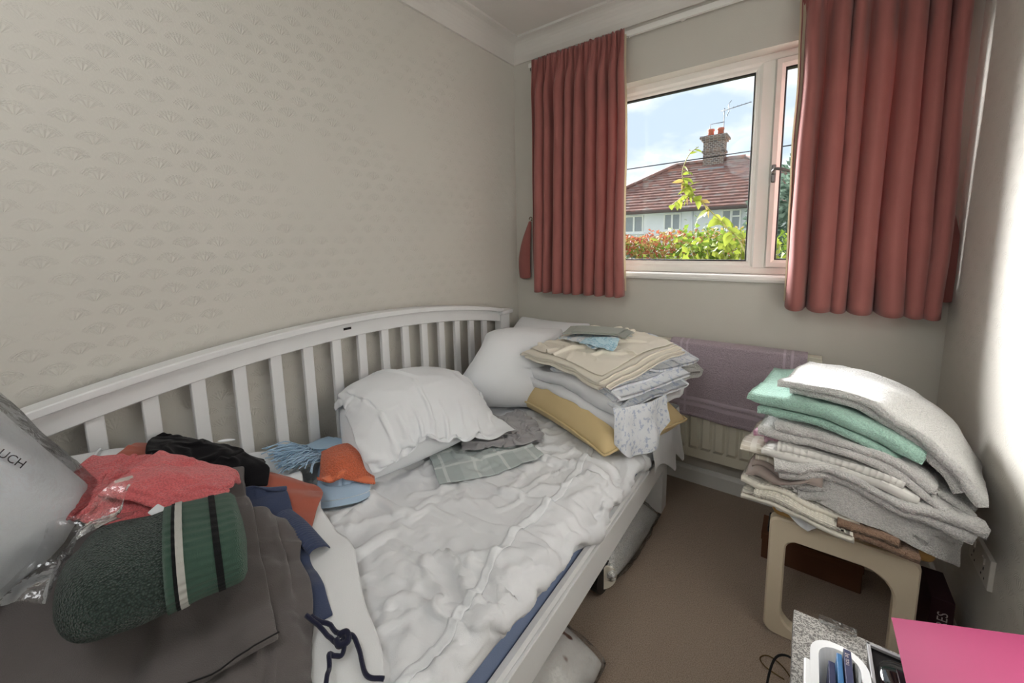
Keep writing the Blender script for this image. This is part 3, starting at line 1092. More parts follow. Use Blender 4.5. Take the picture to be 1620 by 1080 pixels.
def pbd(X, U, steps, iters=4, collide=None, g=0.0007, damp=0.95, bend=0.12, press=0.0, weld=False, stretch=1.0, shear=0.5):
    X = X.astype(np.float64).copy()
    n, m = X.shape[-3], X.shape[-2]
    cons = []

    def add(di, dj, k):
        if di and abs(dj):
            rows = _pairs(n, di)
        elif di:
            rows = _pairs(n, di)
        else:
            rows = None
        if rows is not None:
            for ia in rows:
                if len(ia) == 0:
                    continue
                if dj >= 0:
                    ja, jb = np.arange(0, m - dj), np.arange(dj, m)
                else:
                    ja, jb = np.arange(-dj, m), np.arange(0, m + dj)
                A, B = np.ix_(ia, ja), np.ix_(ia + di, jb)
                L = np.linalg.norm(U[A] - U[B], axis=-1)
                cons.append((A, B, L[..., None], k))
        else:
            for ja in _pairs(m, dj):
                if len(ja) == 0:
                    continue
                A, B = np.ix_(np.arange(n), ja), np.ix_(np.arange(n), ja + dj)
                L = np.linalg.norm(U[A] - U[B], axis=-1)
                cons.append((A, B, L[..., None], k))

    add(1, 0, stretch)
    add(0, 1, stretch)
    if shear > 0:
        add(1, 1, shear)
        add(1, -1, shear)
    if bend > 0:
        add(2, 0, bend)
        add(0, 2, bend)
    Xp = X.copy()
    sgn = np.array([1.0, -1.0])[:, None, None, None] if X.ndim == 4 else 1.0
    for s in range(steps):
        vel = (X - Xp) * damp
        Xp = X.copy()
        X = X + vel
        X[..., 2] -= g
        if press:
            du = np.gradient(X, axis=-3)
            dv = np.gradient(X, axis=-2)
            N = np.cross(du, dv)
            N /= np.linalg.norm(N, axis=-1, keepdims=True) + 1e-9
            X = X + sgn * N * press
        for it in range(iters):
            for (A, B, L, k) in cons:
                if X.ndim == 3:
                    a, b = X[A], X[B]
                    d = b - a
                    l = np.sqrt((d * d).sum(-1, keepdims=True)) + 1e-9
                    c = d * ((l - L) / l * (0.5 * k))
                    X[A] = a + c
                    X[B] = b - c
                else:
                    for q in range(X.shape[0]):
                        Y = X[q]
                        a, b = Y[A], Y[B]
                        d = b - a
                        l = np.sqrt((d * d).sum(-1, keepdims=True)) + 1e-9
                        c = d * ((l - L) / l * (0.5 * k))
                        Y[A] = a + c
                        Y[B] = b - c
            if weld:
                for sl in ((slice(0, 1), slice(None)), (slice(n - 1, n), slice(None)), (slice(None), slice(0, 1)), (slice(None), slice(m - 1, m))):
                    av = (X[0][sl] + X[1][sl]) * 0.5
                    X[0][sl] = av
                    X[1][sl] = av
            if collide is not None and (it == iters - 1 or it == 1):
                X, Xp = collide(X, Xp)
    return X


class HF:
    """height field of what is already lying there"""

    def __init__(self, x0, x1, y0, y1, res, z):
        self.x0, self.y0, self.r = x0, y0, res
        self.Z = np.full((int((x1 - x0) / res) + 1, int((y1 - y0) / res) + 1), z, float)

    def xy(self):
        i, j = np.meshgrid(np.arange(self.Z.shape[0]), np.arange(self.Z.shape[1]), indexing='ij')
        return self.x0 + i * self.r, self.y0 + j * self.r

    def sample(self, x, y):
        u = np.clip((x - self.x0) / self.r, 0, self.Z.shape[0] - 1.001)
        v = np.clip((y - self.y0) / self.r, 0, self.Z.shape[1] - 1.001)
        i, j = u.astype(int), v.astype(int)
        f, g_ = u - i, v - j
        Z = self.Z
        return Z[i, j] * (1 - f) * (1 - g_) + Z[i + 1, j] * f * (1 - g_) + Z[i, j + 1] * (1 - f) * g_ + Z[i + 1, j + 1] * f * g_

    def add_points(self, P, grow=1):
        T = np.full(self.Z.shape, -9.0)
        i = np.round((P[:, 0] - self.x0) / self.r).astype(int)
        j = np.round((P[:, 1] - self.y0) / self.r).astype(int)
        ok = (i >= 0) & (j >= 0) & (i < T.shape[0]) & (j < T.shape[1])
        np.maximum.at(T, (i[ok], j[ok]), P[ok, 2])
        for _ in range(grow):
            Q = np.pad(T, 1, mode='edge')
            T = np.maximum.reduce([Q[a:a + T.shape[0], b:b + T.shape[1]] for a in range(3) for b in range(3)])
        self.Z = np.maximum(self.Z, T)

    def add(self, o, grow=1):
        dg = bpy.context.evaluated_depsgraph_get()
        bpy.context.view_layer.update()
        for ob in [o] + list(o.children_recursive):
            if ob.type != 'MESH':
                continue
            ev = ob.evaluated_get(dg)
            me = ev.to_mesh()
            P = np.zeros(len(me.vertices) * 3)
            me.vertices.foreach_get('co', P)
            C_ = np.zeros(len(me.polygons) * 3)
            me.polygons.foreach_get('center', C_)
            P = np.concatenate([P.reshape(-1, 3), C_.reshape(-1, 3)])
            org = ORG[ob]
            ev.to_mesh_clear()
            self.add_points(P + org, grow)

    def blur(self, k=1):
        for _ in range(k):
            Q = np.pad(self.Z, 1, mode='edge')
            s = self.Z.shape
            self.Z = sum(Q[a:a + s[0], b:b + s[1]] for a in range(3) for b in range(3)) / 9.0


def hf_collider(hf, th=0.004, mu=0.6, xmin=None, ymax=None, extra=None, xmax=None):
    def col(X, Xp):
        h = hf.sample(X[..., 0], X[..., 1]) + th
        pen = np.minimum(h - X[..., 2], 0.03)
        hit = pen > 0
        X[..., 2] += np.where(hit, pen, 0)
        for a in (0, 1):
            X[..., a] -= np.where(hit, (X[..., a] - Xp[..., a]) * mu, 0)
        Xp[..., 2] = np.where(hit, X[..., 2], Xp[..., 2])
        if xmin is not None:
            X[..., 0] = np.maximum(X[..., 0], xmin)
        if xmax is not None:
            X[..., 0] = np.minimum(X[..., 0], xmax)
        if ymax is not None:
            X[..., 1] = np.minimum(X[..., 1], ymax)
        if extra is not None:
            X, Xp = extra(X, Xp)
        return X, Xp
    return col


# ------------------------------------------------------------------ white bed sheet
M_sheet = fabric('white_cotton_sheet', sr(228, 230, 234), 'weave', sr(234, 236, 239), 0.2, 0.75, 0.1, 0.03)
M_cotton = fabric('bright_white_cotton', sr(236, 239, 243), 'weave', None, 0.2, 0.8, 0.1, 0.03)


def sheet_hang(y):
    base = np.interp(y, [-2.3, -1.75, -1.5, -1.35, -1.2, -1.05, -0.3], [0.004, 0.006, 0.010, 0.026, 0.050, 0.066, 0.066])
    return base + np.interp(y, [-1.05, -1.2], [0, 1]) * 0.016 * np.sin((y + 1.33) * 2 * math.pi / 0.24)


def sheet_collide(X, Xp):
    top, fx, r, th = MT, MFX, MRR, 0.004
    x, z = X[..., 0], X[..., 2]
    # flat top
    flat = (x < fx - r) & (z < top + th)
    mu = np.where(flat, 0.35, 0)
    for a in (0, 1):
        X[..., a] -= (X[..., a] - Xp[..., a]) * mu
    X[..., 2] = np.where(flat, top + th, z)
    x, z = X[..., 0], X[..., 2]
    qx, qz = x - (fx - r), z - (top - r)
    L = np.sqrt(qx * qx + qz * qz) + 1e-9
    rim = (qx > 0) & (qz > 0) & (L < r + th)
    X[..., 0] = np.where(rim, fx - r + qx / L * (r + th), X[..., 0])
    X[..., 2] = np.where(rim, top - r + qz / L * (r + th), X[..., 2])
    face = (X[..., 2] <= top - r) & (X[..., 0] < fx + th)
    X[..., 0] = np.where(face, fx + th, X[..., 0])
    ledge = (X[..., 0] < 1.025) & (X[..., 2] < 0.318) & (X[..., 2] > 0.2)
    X[..., 2] = np.where(ledge, 0.318, X[..., 2])
    X[..., 0] = np.maximum(X[..., 0], 0.075)
    X[-3:] = PIN[-3:]
    X[:2] = PIN[:2]
    return X, Xp


n, m = 70, 128
ys = np.linspace(-2.2, -0.22, m)
X = np.zeros((n, m, 3))
U = np.zeros((n, m, 2))
flat_w = MFX - MRR - 0.08
arc = MRR * math.pi / 2
for j, y in enumerate(ys):
    tot = flat_w + arc + float(sheet_hang(y))
    s = np.linspace(0, tot, n)
    xx = np.where(s < flat_w, 0.08 + s, 0)
    zz = np.where(s < flat_w, MT + .005, 0)
    a = np.clip((s - flat_w) / arc, 0, 1) * math.pi / 2
    rim = (s >= flat_w) & (s < flat_w + arc)
    xx = np.where(rim, MFX - MRR + (MRR + .005) * np.sin(a), xx)
    zz = np.where(rim, MT - MRR + (MRR + .005) * np.cos(a), zz)
    dn = s >= flat_w + arc
    xx = np.where(dn, MFX + .005, xx)
    zz = np.where(dn, MT - MRR - (s - flat_w - arc), zz)
    X[:, j] = np.stack([xx, np.full(n, y), zz], -1)
    U[:, j] = np.stack([s, np.full(n, y)], -1)
# slack: more cloth than bed, so it buckles into creases
slack = 1.035 + 0.02 * noise(np.stack([U[..., 0], U[..., 1], 0 * U[..., 0]], -1), 2.5, 4)
Uc = U.copy()
Uc[..., 0] = U[..., 0] * 1.055
Uc[..., 1] = U[..., 1] * 1.055
PIN = X.copy()
nz = noise(X, 7.0, 9, 3)
rot_a = np.stack([X[..., 0] * 0.75 + X[..., 1] * 0.66, (X[..., 1] * 0.75 - X[..., 0] * 0.66) * 0.38, 0 * nz], -1)
nz2 = 1 - np.abs(noise(rot_a, 8.0, 19, 2))
X[..., 2] += (0.012 * np.abs(nz) + 0.022 * nz2 ** 3) * (X[..., 2] > MT)
X[..., 0] += 0.006 * np.abs(nz) * (X[..., 2] <= MT)
X = pbd(X, Uc, 110, 5, sheet_collide, 0.0004, 0.88, 0.06)


def refine(X, f=2):
    """smooth up-sampling of a cloth grid"""
    def up(A):
        n_ = A.shape[0]
        t = np.linspace(0, n_ - 1, (n_ - 1) * f + 1)
        i = np.minimum(t.astype(int), n_ - 2)
        u = (t - i)[:, None, None]
        P0, P1, P2, P3 = A[np.maximum(i - 1, 0)], A[i], A[i + 1], A[np.minimum(i + 2, n_ - 1)]
        return 0.5 * (2 * P1 + (P2 - P0) * u + (2 * P0 - 5 * P1 + 4 * P2 - P3) * u ** 2 + (3 * P1 - P0 - 3 * P2 + P3) * u ** 3)
    Y = up(X)
    return np.swapaxes(up(np.swapaxes(Y, 0, 1)), 0, 1)


def crease(X, amp, freq, seed, sharp=5, sets=3, mask=None, warp=0.06, along=0.35):
    """sharp-ridged creases displaced along the surface normal"""
    N = np.cross(np.gradient(X, axis=-3), np.gradient(X, axis=-2))
    N /= np.linalg.norm(N, axis=-1, keepdims=True) + 1e-9
    if X.ndim == 3 and N[..., 2].mean() < 0:
        N = -N
    h = 0
    rg = np.random.default_rng(seed)
    for q in range(sets):
        a = rg.uniform(0, math.pi)
        P_ = X + warp * np.stack([noise(X, freq * 0.45, seed + 7 * q + i, 2) for i in range(3)], -1)
        Q = np.stack([P_[..., 0] * math.cos(a) + P_[..., 1] * math.sin(a), (P_[..., 1] * math.cos(a) - P_[..., 0] * math.sin(a)) * along, P_[..., 2]], -1)
        r = np.clip(1 - np.abs(noise(Q, freq * (1 + 0.5 * q), seed + 31 * q, 1)) * 1.6, 0, 1)
        g_ = smooth(-0.1, 0.6, noise(X, freq * 0.35, seed + 13 * q, 1))
        h = h + (r ** sharp) * g_ / (1 + 0.5 * q)
    if mask is not None:
        h = h * mask
    return X + N * (h * amp)[..., None]


X = refine(X)
n, m = X.shape[:2]
um = np.linspace(0, 1, n)[:, None]
cm = np.broadcast_to(smooth(1.0, 0.965, um), (n, m))
X = crease(X, 0.026, 6.0, 77, 4, 5, mask=cm, along=0.2)
X = crease(X, 0.020, 12.0, 78, 4, 5, mask=cm, along=0.24, warp=0.05)
X = crease(X, 0.005, 22.0, 76, 3, 3, mask=cm, warp=0.03, along=0.2)
sheet = thing('bed_sheet', 'rumpled white cotton sheet covering the mattress', 'sheet', (0.5, -1.2, MT))
mesh('cloth', X, grid_faces(n, m), M_sheet, sheet, sub=0, solid=0.002)
bed_hf = HF(0.0, 1.25, -2.5, 0.0, 0.01, 0.0)
bed_hf.add_points(X.reshape(-1, 3), 2)
bed_hf.Z[:, :] = np.where((bed_hf.xy()[0] < 0.97), np.maximum(bed_hf.Z, MT + .004), bed_hf.Z)
SH = X


hp = curve_pts([(0.83, -0.66, 0), (0.862, -0.77, 0), (0.886, -0.93, 0), (0.892, -1.10, 0), (0.885, -1.30, 0), (0.915, -1.46, 0), (0.935, -1.60, 0), (0.94, -1.75, 0)], 160)
V = []
rows = [j for j in range(m) if -1.75 < X[:, j, 1].mean() < -0.66]
for j in rows:
    xc = float(np.interp(-X[n // 2, j, 1], -hp[:, 1], hp[:, 0]))
    o_ = np.argsort(X[:, j, 0])
    for a in (-0.5, -0.25, 0, 0.25, 0.5):
        xx = xc + a * 0.024 + 0.004 * math.sin(j * 0.35)
        V.append((xx, np.interp(xx, X[o_, j, 0], X[o_, j, 1]), np.interp(xx, X[o_, j, 0], X[o_, j, 2]) + 0.0035))
mesh('hem', V, grid_faces(len(rows), 5), M_cotton, sheet, solid=0.0016)

# cloth corner hanging over the foot end of the bed
def hanging(name, label, path, ztop, zbot, mat, seed, cat='sheet', amp=0.012):
    c = curve_pts(path, 40)
    T = np.gradient(c, axis=0)
    T /= np.linalg.norm(T, axis=1)[:, None]
    Nn = np.stack([T[:, 1], -T[:, 0], 0 * T[:, 0]], 1)
    m = 22
    V = np.zeros((40, m, 3))
    zb = np.interp(np.linspace(0, 1, 40), np.linspace(0, 1, len(zbot)), zbot)
    for j in range(m):
        t = j / (m - 1)
        w = amp * (0.2 + t) * np.sin(np.linspace(0, 15, 40) + seed) + 0.02 * t
        V[:, j] = c + Nn * w[:, None]
        V[:, j, 2] = ztop + (zb - ztop) * t
    V[..., 0] += 0.006 * noise(V, 14, seed)
    uv = np.stack([np.broadcast_to(np.linspace(0, 0.4, 40)[:, None], (40, m)), V[..., 2]], -1)
    o = mesh(name, V, grid_faces(40, m), mat, sub=1, solid=0.002, uv=uv)
    return tag(o, label, cat)


hanging('hanging_cloth', 'white cloth corner hanging over the foot of the bed by the radiator', [(1.026, -0.56, 0), (1.030, -0.40, 0), (1.034, -0.29, 0), (1.036, -0.20, 0), (1.02, -0.165, 0), (0.9, -0.160, 0)], 0.455, [0.31, 0.29, 0.21, 0.25, 0.19, 0.2, 0.24], M_cotton, 3)

# ------------------------------------------------------------------ heaped duvet cover at the near end
def mound(x, y):
    hy = np.interp(y, [-2.3, -2.15, -2.04, -1.92, -1.8, -1.77, -1.65, -1.56, -1.48, -1.42], [0.15, 0.20, 0.34, 0.30, 0.245, 0.215, 0.15, 0.09, 0.03, 0.0])
    fx = np.interp(x, [0.0, 0.14, 0.30, 0.5, 0.7, 0.85, 0.95, 1.2], [1.0, 0.98, 0.64, 0.32, 0.12, 0.03, 0.0, 0.0])
    return hy * fx * 0.90


gx, gy = bed_hf.xy()
heap_hf = HF(0.0, 1.25, -2.5, 0.0, 0.01, 0.0)
heap_hf.Z = bed_hf.Z + mound(gx, gy)
heap_hf.blur(5)
n, m = 70, 56
a, b = np.meshgrid(np.linspace(0, 1, n), np.linspace(0, 1, m), indexing='ij')
ylim = np.interp(a, [0, 0.12, 0.62, 0.9, 1.0], [-1.50, -1.50, -1.59, -1.70, -1.73])
X = np.zeros((n, m, 3))
X[..., 0] = 0.085 + 0.865 * a
X[..., 1] = -2.28 + (ylim + 2.28) * b
X[..., 2] = heap_hf.sample(X[..., 0], X[..., 1]) + 0.02 + 0.012 * noise(X, 6, 31)
du = np.linalg.norm(np.diff(X, axis=0), axis=-1)
dv = np.linalg.norm(np.diff(X, axis=1), axis=-1)
U = np.zeros((n, m, 2))
U[1:, :, 0] = np.cumsum(du, 0).mean(1)[:, None] * 1.015
U[:, 1:, 1] = np.cumsum(dv, 1) * 1.02
X = pbd(X, U, 60, 4, hf_collider(heap_hf, 0.006, 0.5, xmin=0.082), 0.0006, 0.9, 0.25)
M_heap = fabric('white_twill', sr(234, 236, 238), 'weave', None, 0.3, 0.8, 0.1, 0.03)
X = crease(refine(X), 0.006, 4.0, 79, 3, 3)
n, m = X.shape[:2]
heap = thing('duvet_cover', 'smooth white duvet cover heaped at the near end of the bed under the clothes', 'duvet cover', (0.5, -1.9, MT))
mesh('cloth', X, grid_faces(n, m), M_heap, heap, sub=0, solid=0.004)
bed_hf.add_points(X.reshape(-1, 3), 2)
# piped seam running over the heap
hq = HF(0.0, 1.25, -2.5, 0.0, 0.015, MT)
hq.add_points(X.reshape(-1, 3), 1)
hq.blur(1)
sp = curve_pts([(0.10, -1.93, 0), (0.18, -1.96, 0), (0.30, -1.99, 0), (0.45, -2.01, 0)], 30)
sp[:, 2] = hq.sample(sp[:, 0], sp[:, 1]) + 0.004
tube('seam', sp, 0.0028, M_cotton, heap, 6)


# ------------------------------------------------------------------ pillows
def inflate(w, h, n, m, press=0.0012, steps=60, seed=0, wob=0.0):
    a, b = np.meshgrid(np.linspace(-.5, .5, n), np.linspace(-.5, .5, m), indexing='ij')
    ra, rb = a * np.sqrt(1 - 0.9 * b * b), b * np.sqrt(1 - 0.9 * a * a)
    U = np.stack([ra * w * 1.05, rb * h * 1.05], -1)
    a_, b_ = a, b
    r = 1 - 0.06 * (np.cos(a * math.pi) * (np.abs(b) * 2) ** 3)
    r2 = 1 - 0.06 * (np.cos(b * math.pi) * (np.abs(a) * 2) ** 3)
    X = np.zeros((2, n, m, 3))
    for q, s in ((0, 1), (1, -1)):
        X[q, ..., 0] = ra * w * 0.9 * r2
        X[q, ..., 1] = rb * h * 0.9 * r
        X[q, ..., 2] = s * 0.05 * np.cos(a * math.pi) * np.cos(b * math.pi)
        X[q] += wob * np.stack([noise(X[q] + (0, 0, s * .1), 8, seed + i, 2) for i in range(3)], -1)
        X[q, ..., 2] *= 1
    return pbd(X, U, steps, 4, None, 0.0, 0.88, 0.05, press, True), U


def rot(yaw, pitch, roll):
    return np.array((Matrix.Rotation(yaw, 3, 'Z') @ Matrix.Rotation(pitch, 3, 'Y') @ Matrix.Rotation(roll, 3, 'X')))


def pillow(name, label, w, h, c, R_, mat, press=0.0012, n=34, m=26, seed=0, settle=18, coll=None, wob=0.004, group=None, cat='pillow', piping=None, gset=0.0006, kids=None, cr=0.004):
    X, U = inflate(w, h, n, m, press, 55, seed, wob)
    X = X @ R_.T + np.array(c)
    if coll is not None:
        X = pbd(X, U, settle, 4, coll, gset, 0.8, 0.05, press, True)
    if cr:
        a, b = np.meshgrid(np.linspace(-1, 1, n), np.linspace(-1, 1, m), indexing='ij')
        edge = 1 - np.maximum(np.abs(a), np.abs(b)) ** 6
        for q in (0, 1):
            Y = crease(X[q], cr, 9.0, seed + 50, 3, 3, mask=edge)
            X[q] = X[q] + (Y - X[q]) * (1 if q == 0 else -1)
        # puckers running in from the seam
        pk_ = np.sin(np.arctan2(b, a) * 23 + 3 * noise(np.stack([a, b, 0 * a], -1), 2, seed)) * smooth(0.55, 0.9, np.maximum(np.abs(a), np.abs(b))) * edge
        X[0] += (R_ @ np.array([0, 0, 1.0])) * (pk_ * cr * 0.6)[..., None]
        X[1] -= (R_ @ np.array([0, 0, 1.0])) * (pk_ * cr * 0.6)[..., None]
    V = X.reshape(-1, 3)
    F0 = grid_faces(n, m)
    F1 = [f[::-1] for f in grid_faces(n, m, n * m)]
    # weld the rim
    mp = np.arange(2 * n * m)
    for i in range(n):
        for j in range(m):
            if i in (0, n - 1) or j in (0, m - 1):
                mp[n * m + i * m + j] = i * m + j
    F = F0 + [[int(mp[v]) for v in f] for f in F1]
    used = sorted({v for f in F for v in f})
    re = {v: i for i, v in enumerate(used)}
    V = V[used]
    F = [[re[v] for v in f] for f in F]
    uv = np.concatenate([U.reshape(-1, 2)] * 2)[used]
    if piping is None and kids is None:
        o = mesh(name, V, F, mat, sub=1, uv=uv)
        tag(o, label, cat, group)
    else:
        o = thing(name, label, cat, (V[:, 0].mean(), V[:, 1].mean(), V[:, 2].min()), group)
        mesh('cover', V, F, mat, o, sub=1, uv=uv)
    if piping is not None:
        rim = [X[0, i, 0] for i in range(n)] + [X[0, n - 1, j] for j in range(1, m)] + [X[0, i, m - 1] for i in range(n - 2, -1, -1)] + [X[0, 0, j] for j in range(m - 2, 0, -1)]
        rim = np.array(rim + [rim[0]])
        cen = rim.mean(0)
        rim = rim + (rim - cen) / (np.linalg.norm(rim - cen, axis=1)[:, None]) * 0.003
        tube('piping', rim, 0.0045, piping, o, 6)
    return o, X


import copy
flat_hf = copy.deepcopy(bed_hf)
col_bed = hf_collider(bed_hf, 0.004, 0.7, xmin=0.088, ymax=-0.02)
# rear pillow upright in the corner, then the front one leaning on it
p3, _ = pillow('pillow', 'white pillow at the back, propped up against the window wall', 0.52, 0.46, (0.30, -0.20, 0.61), rot(0.05, 0.0, 1.15), M_cotton, 0.0030, seed=5, settle=14, coll=col_bed, wob=0.006, group='white pillows on the bed')
p2, _ = pillow('pillow', 'plump white pillow leaning in the bed corner behind the crumpled one', 0.62, 0.50, (0.270, -0.54, 0.595), rot(0.55, 0.0, 0.95), M_cotton, 0.0042, seed=6, settle=14, coll=col_bed, wob=0.006, group='white pillows on the bed')
bed_hf.add(p2)
bed_hf.add(p3)



# ------------------------------------------------------------------ generic loose cloth and folded cloth
def drape(name, label, cat, mat, c, size, ang, n, hf, drop=0.03, steps=50, squeeze=0.9, thick=0.004, seed=0, crumple=0.02, freq=9, parent=None, group=None, warp=0.0, mu=0.5, bend=0.15, grow=True, iters=4, sub=1, uvs=1.0, xmin=0.085, ymax=-0.03, xmax=None, cr=0.0, crf=10.0):
    n, m = n
    a, b = np.meshgrid(np.linspace(-.5, .5, n), np.linspace(-.5, .5, m), indexing='ij')
    U = np.stack([a * size[0], b * size[1]], -1)
    sq = np.broadcast_to(np.asarray(squeeze, float), (2,))
    L = np.stack([U[..., 0] * sq[0], U[..., 1] * sq[1], 0 * a], -1)
    if warp:
        L[..., 0] += warp * noise(L + seed, 3.0, seed + 1)
        L[..., 1] += warp * noise(L + seed, 3.0, seed + 2)
    ca, sa = math.cos(ang), math.sin(ang)
    X = np.zeros((n, m, 3))
    X[..., 0] = c[0] + ca * L[..., 0] - sa * L[..., 1]
    X[..., 1] = c[1] + sa * L[..., 0] + ca * L[..., 1]
    X[..., 2] = hf.sample(X[..., 0], X[..., 1]) + drop + crumple * np.abs(noise(L + seed * 3.1, freq, seed, 2))
    X = pbd(X, U, steps, iters, hf_collider(hf, thick * 0.5 + 0.002, mu, xmin=xmin, ymax=ymax, xmax=xmax), 0.0009, 0.9, bend)
    if cr:
        X = crease(X, cr, crf, seed, 3, 3)
    o = mesh(name, X, grid_faces(n, m), mat, parent, sub=sub, solid=thick, uv=U * uvs)
    if parent is None:
        tag(o, label, cat, group)
    if grow:
        hf.add_points(X.reshape(-1, 3) + np.array([0, 0, thick * .5]), 2)
    return o, X


def folded(name, label, cat, mat, ctrl, wdir, width, layers, h, seed=0, parent=None, group=None, jit=0.012, wav=0.006, S=36, K=12, fold_first=1, taper=0.0, sub=0, uvs=1.0, skew=0.0):
    """cloth folded back and forth, swept along a spine; ctrl = centre of the bottom layer"""
    rng_ = np.random.default_rng(seed)
    path = []
    side = fold_first
    for l in range(layers):
        e0 = -side * (width / 2 + rng_.uniform(-jit, jit))
        e1 = side * (width / 2 + rng_.uniform(-jit, jit))
        if l > 0:
            e0 = prev
        ws = np.linspace(e0, e1, K)
        for w_ in ws:
            path.append((w_, l * h))
        if l < layers - 1:
            for q in np.linspace(-math.pi / 2, math.pi / 2, 5)[1:-1]:
                path.append((e1 + side * math.cos(q) * h * 0.55, l * h + h / 2 + math.sin(q) * h / 2))
        prev = e1
        side = -side
    path = np.array(path)
    T2 = np.gradient(path, axis=0)
    T2 /= np.linalg.norm(T2, axis=1)[:, None] + 1e-9
    N2 = np.stack([-T2[:, 1], T2[:, 0]], 1)
    th = h * 0.46
    ring = np.concatenate([path + N2 * th, (path - N2 * th)[::-1]])
    tt = np.concatenate([np.linspace(0, 1, len(path)), np.linspace(1, 0, len(path))])
    nr = len(ring)
    c = curve_pts(ctrl, S)
    T = np.gradient(c, axis=0)
    T /= np.linalg.norm(T, axis=1)[:, None]
    wd = np.array(wdir, float)
    V = np.zeros((S, nr, 3))
    Ls = np.concatenate([[0], np.cumsum(np.linalg.norm(np.diff(c, axis=0), axis=1))])
    for i in range(S):
        w_ = wd - T[i] * (wd @ T[i])
        w_ /= np.linalg.norm(w_)
        up = np.cross(T[i], w_)
        if up[2] < 0 and abs(up[2]) > 0.2 or (abs(up[2]) <= 0.2 and i and up @ last < 0):
            up = -up
        last = up
        sc = 1 - taper * abs(i / (S - 1) * 2 - 1) ** 4
        V[i] = c[i] + ring[:, :1] * w_ * sc + ring[:, 1:] * up + T[i] * (skew * ring[:, :1])
        # every layer ends a little differently
        endw = smooth(0.75, 1, abs(i / (S - 1) * 2 - 1)) * (1 if i > S / 2 else -1)
        lay = np.round(ring[:, 1] / h)
        V[i] += T[i] * (endw * 0.026 * np.sin(lay * 2.3 + seed))[:, None]
    lowv = np.stack([noise(V, 7.0, seed + i, 2) for i in range(3)], -1)
    V = V + lowv * wav * np.array([0.7, 0.7, 1.0])
    V = V + np.stack([noise(V, 25.0, seed + 5 + i, 1) for i in range(3)], -1) * wav * 0.25
    F = []
    for i in range(S - 1):
        for k_ in range(nr):
            F.append((i * nr + k_, i * nr + (k_ + 1) % nr, (i + 1) * nr + (k_ + 1) % nr, (i + 1) * nr + k_))
    npth = len(path)
    for i, fl in ((0, 1), (S - 1, 0)):
        for k_ in range(npth - 1):
            q = (i * nr + k_, i * nr + k_ + 1, i * nr + nr - 2 - k_, i * nr + nr - 1 - k_)
            F.append(q if fl else q[::-1])
    uv = np.stack([np.repeat(Ls, nr), np.tile(tt * width * layers, S)], -1) * uvs
    o = mesh(name, V, F, mat, parent, sub=sub, uv=uv)
    if parent is None:
        tag(o, label, cat, group)
    return o

# ------------------------------------------------------------------ cloth colours
M_mustard = fabric('mustard_satin', sr(206, 184, 138), 'weave', sr(212, 190, 146), 0.2, 0.55, 0.1, 0.05)
M_cream = fabric('cream_cotton', sr(236, 230, 216), 'weave', None, 0.25, 0.85, 0.1, 0.04)
M_grey = fabric('grey_cotton', sr(166, 165, 168), 'weave', None, 0.3, 0.8, 0.15, 0.06)
M_greygreen = fabric('grey_green_cotton', sr(168, 172, 164), 'weave', None, 0.3, 0.85, 0.1, 0.08)
M_charcoal = fabric('charcoal_cotton', sr(96, 91, 91), 'weave', sr(104, 99, 98), 0.4, 0.9, 0.25, 0.06)
M_navy = fabric('navy_jersey', sr(62, 72, 98), 'weave', sr(70, 80, 108), 0.4, 0.9, 0.25, 0.1)
M_navy2 = fabric('dark_navy_cord', sr(38, 40, 62), 'knit', None, 0.4, 0.9, 0.2)
M_pink = fabric('coral_towelling', sr(226, 112, 116), 'terry', sr(232, 122, 124), 0.5, 0.95, 0.3, 0.06)
M_terra = fabric('terracotta_jersey', sr(172, 98, 82), 'weave', None, 0.3, 0.9, 0.2, 0.08)
M_blackf = fabric('black_fleece', sr(20, 19, 22), 'weave', None, 0.5, 0.95, 0.1, 0.2)
M_fleece = fabric('dark_green_fleece', sr(56, 72, 66), 'fleece', sr(68, 84, 78), 0.8, 0.95, 0.2, 0.1, scale=2.2)
M_gknit = fabric('green_knit', sr(58, 88, 74), 'knit', sr(70, 100, 86), 0.6, 0.95, 0.25, 0.12)
M_bknit = fabric('black_knit', sr(22, 24, 26), 'knit', None, 0.6, 0.95, 0.1, 0.2)
M_wknit = fabric('white_knit', sr(206, 206, 200), 'knit', None, 0.6, 0.95, 0.1, 0.1)
M_orange = fabric('orange_towelling', sr(230, 118, 82), 'terry', sr(236, 128, 92), 0.6, 0.95, 0.3, 0.06)
M_orange_hem = fabric('orange_hem', sr(236, 134, 98), 'weave', None, 0.4, 0.9, 0.2)
M_denim = fabric('pale_blue_cotton', sr(178, 204, 230), 'weave', sr(186, 210, 234), 0.3, 0.85, 0.15, 0.05)
M_scarf = fabric('sky_blue_yarn', sr(172, 204, 232), 'weave', sr(182, 212, 238), 0.4, 0.95, 0.2, 0.12)
M_purple = fabric('mauve_towelling', sr(196, 180, 192), 'terry', sr(200, 184, 196), 0.5, 0.95, 0.3, 0.06)
M_mint = fabric('mint_towelling', sr(178, 220, 204), 'terry', None, 0.6, 0.95, 0.3, 0.05)
M_wtowel = fabric('white_towelling', sr(238, 238, 236), 'terry', None, 0.7, 0.95, 0.2, 0.03)
M_gtowel = fabric('pale_grey_towelling', sr(236, 235, 233), 'terry', None, 0.7, 0.95, 0.2, 0.05)
M_gtowel2 = fabric('grey_towelling', sr(222, 221, 219), 'terry', None, 0.8, 0.95, 0.2, 0.06)
M_brown = fabric('brown_towelling', sr(170, 138, 116), 'terry', sr(178, 146, 124), 0.8, 0.95, 0.2, 0.1)
M_taupe = fabric('taupe_satin', sr(160, 148, 142), 'weave', None, 0.2, 0.6, 0.1, 0.1)


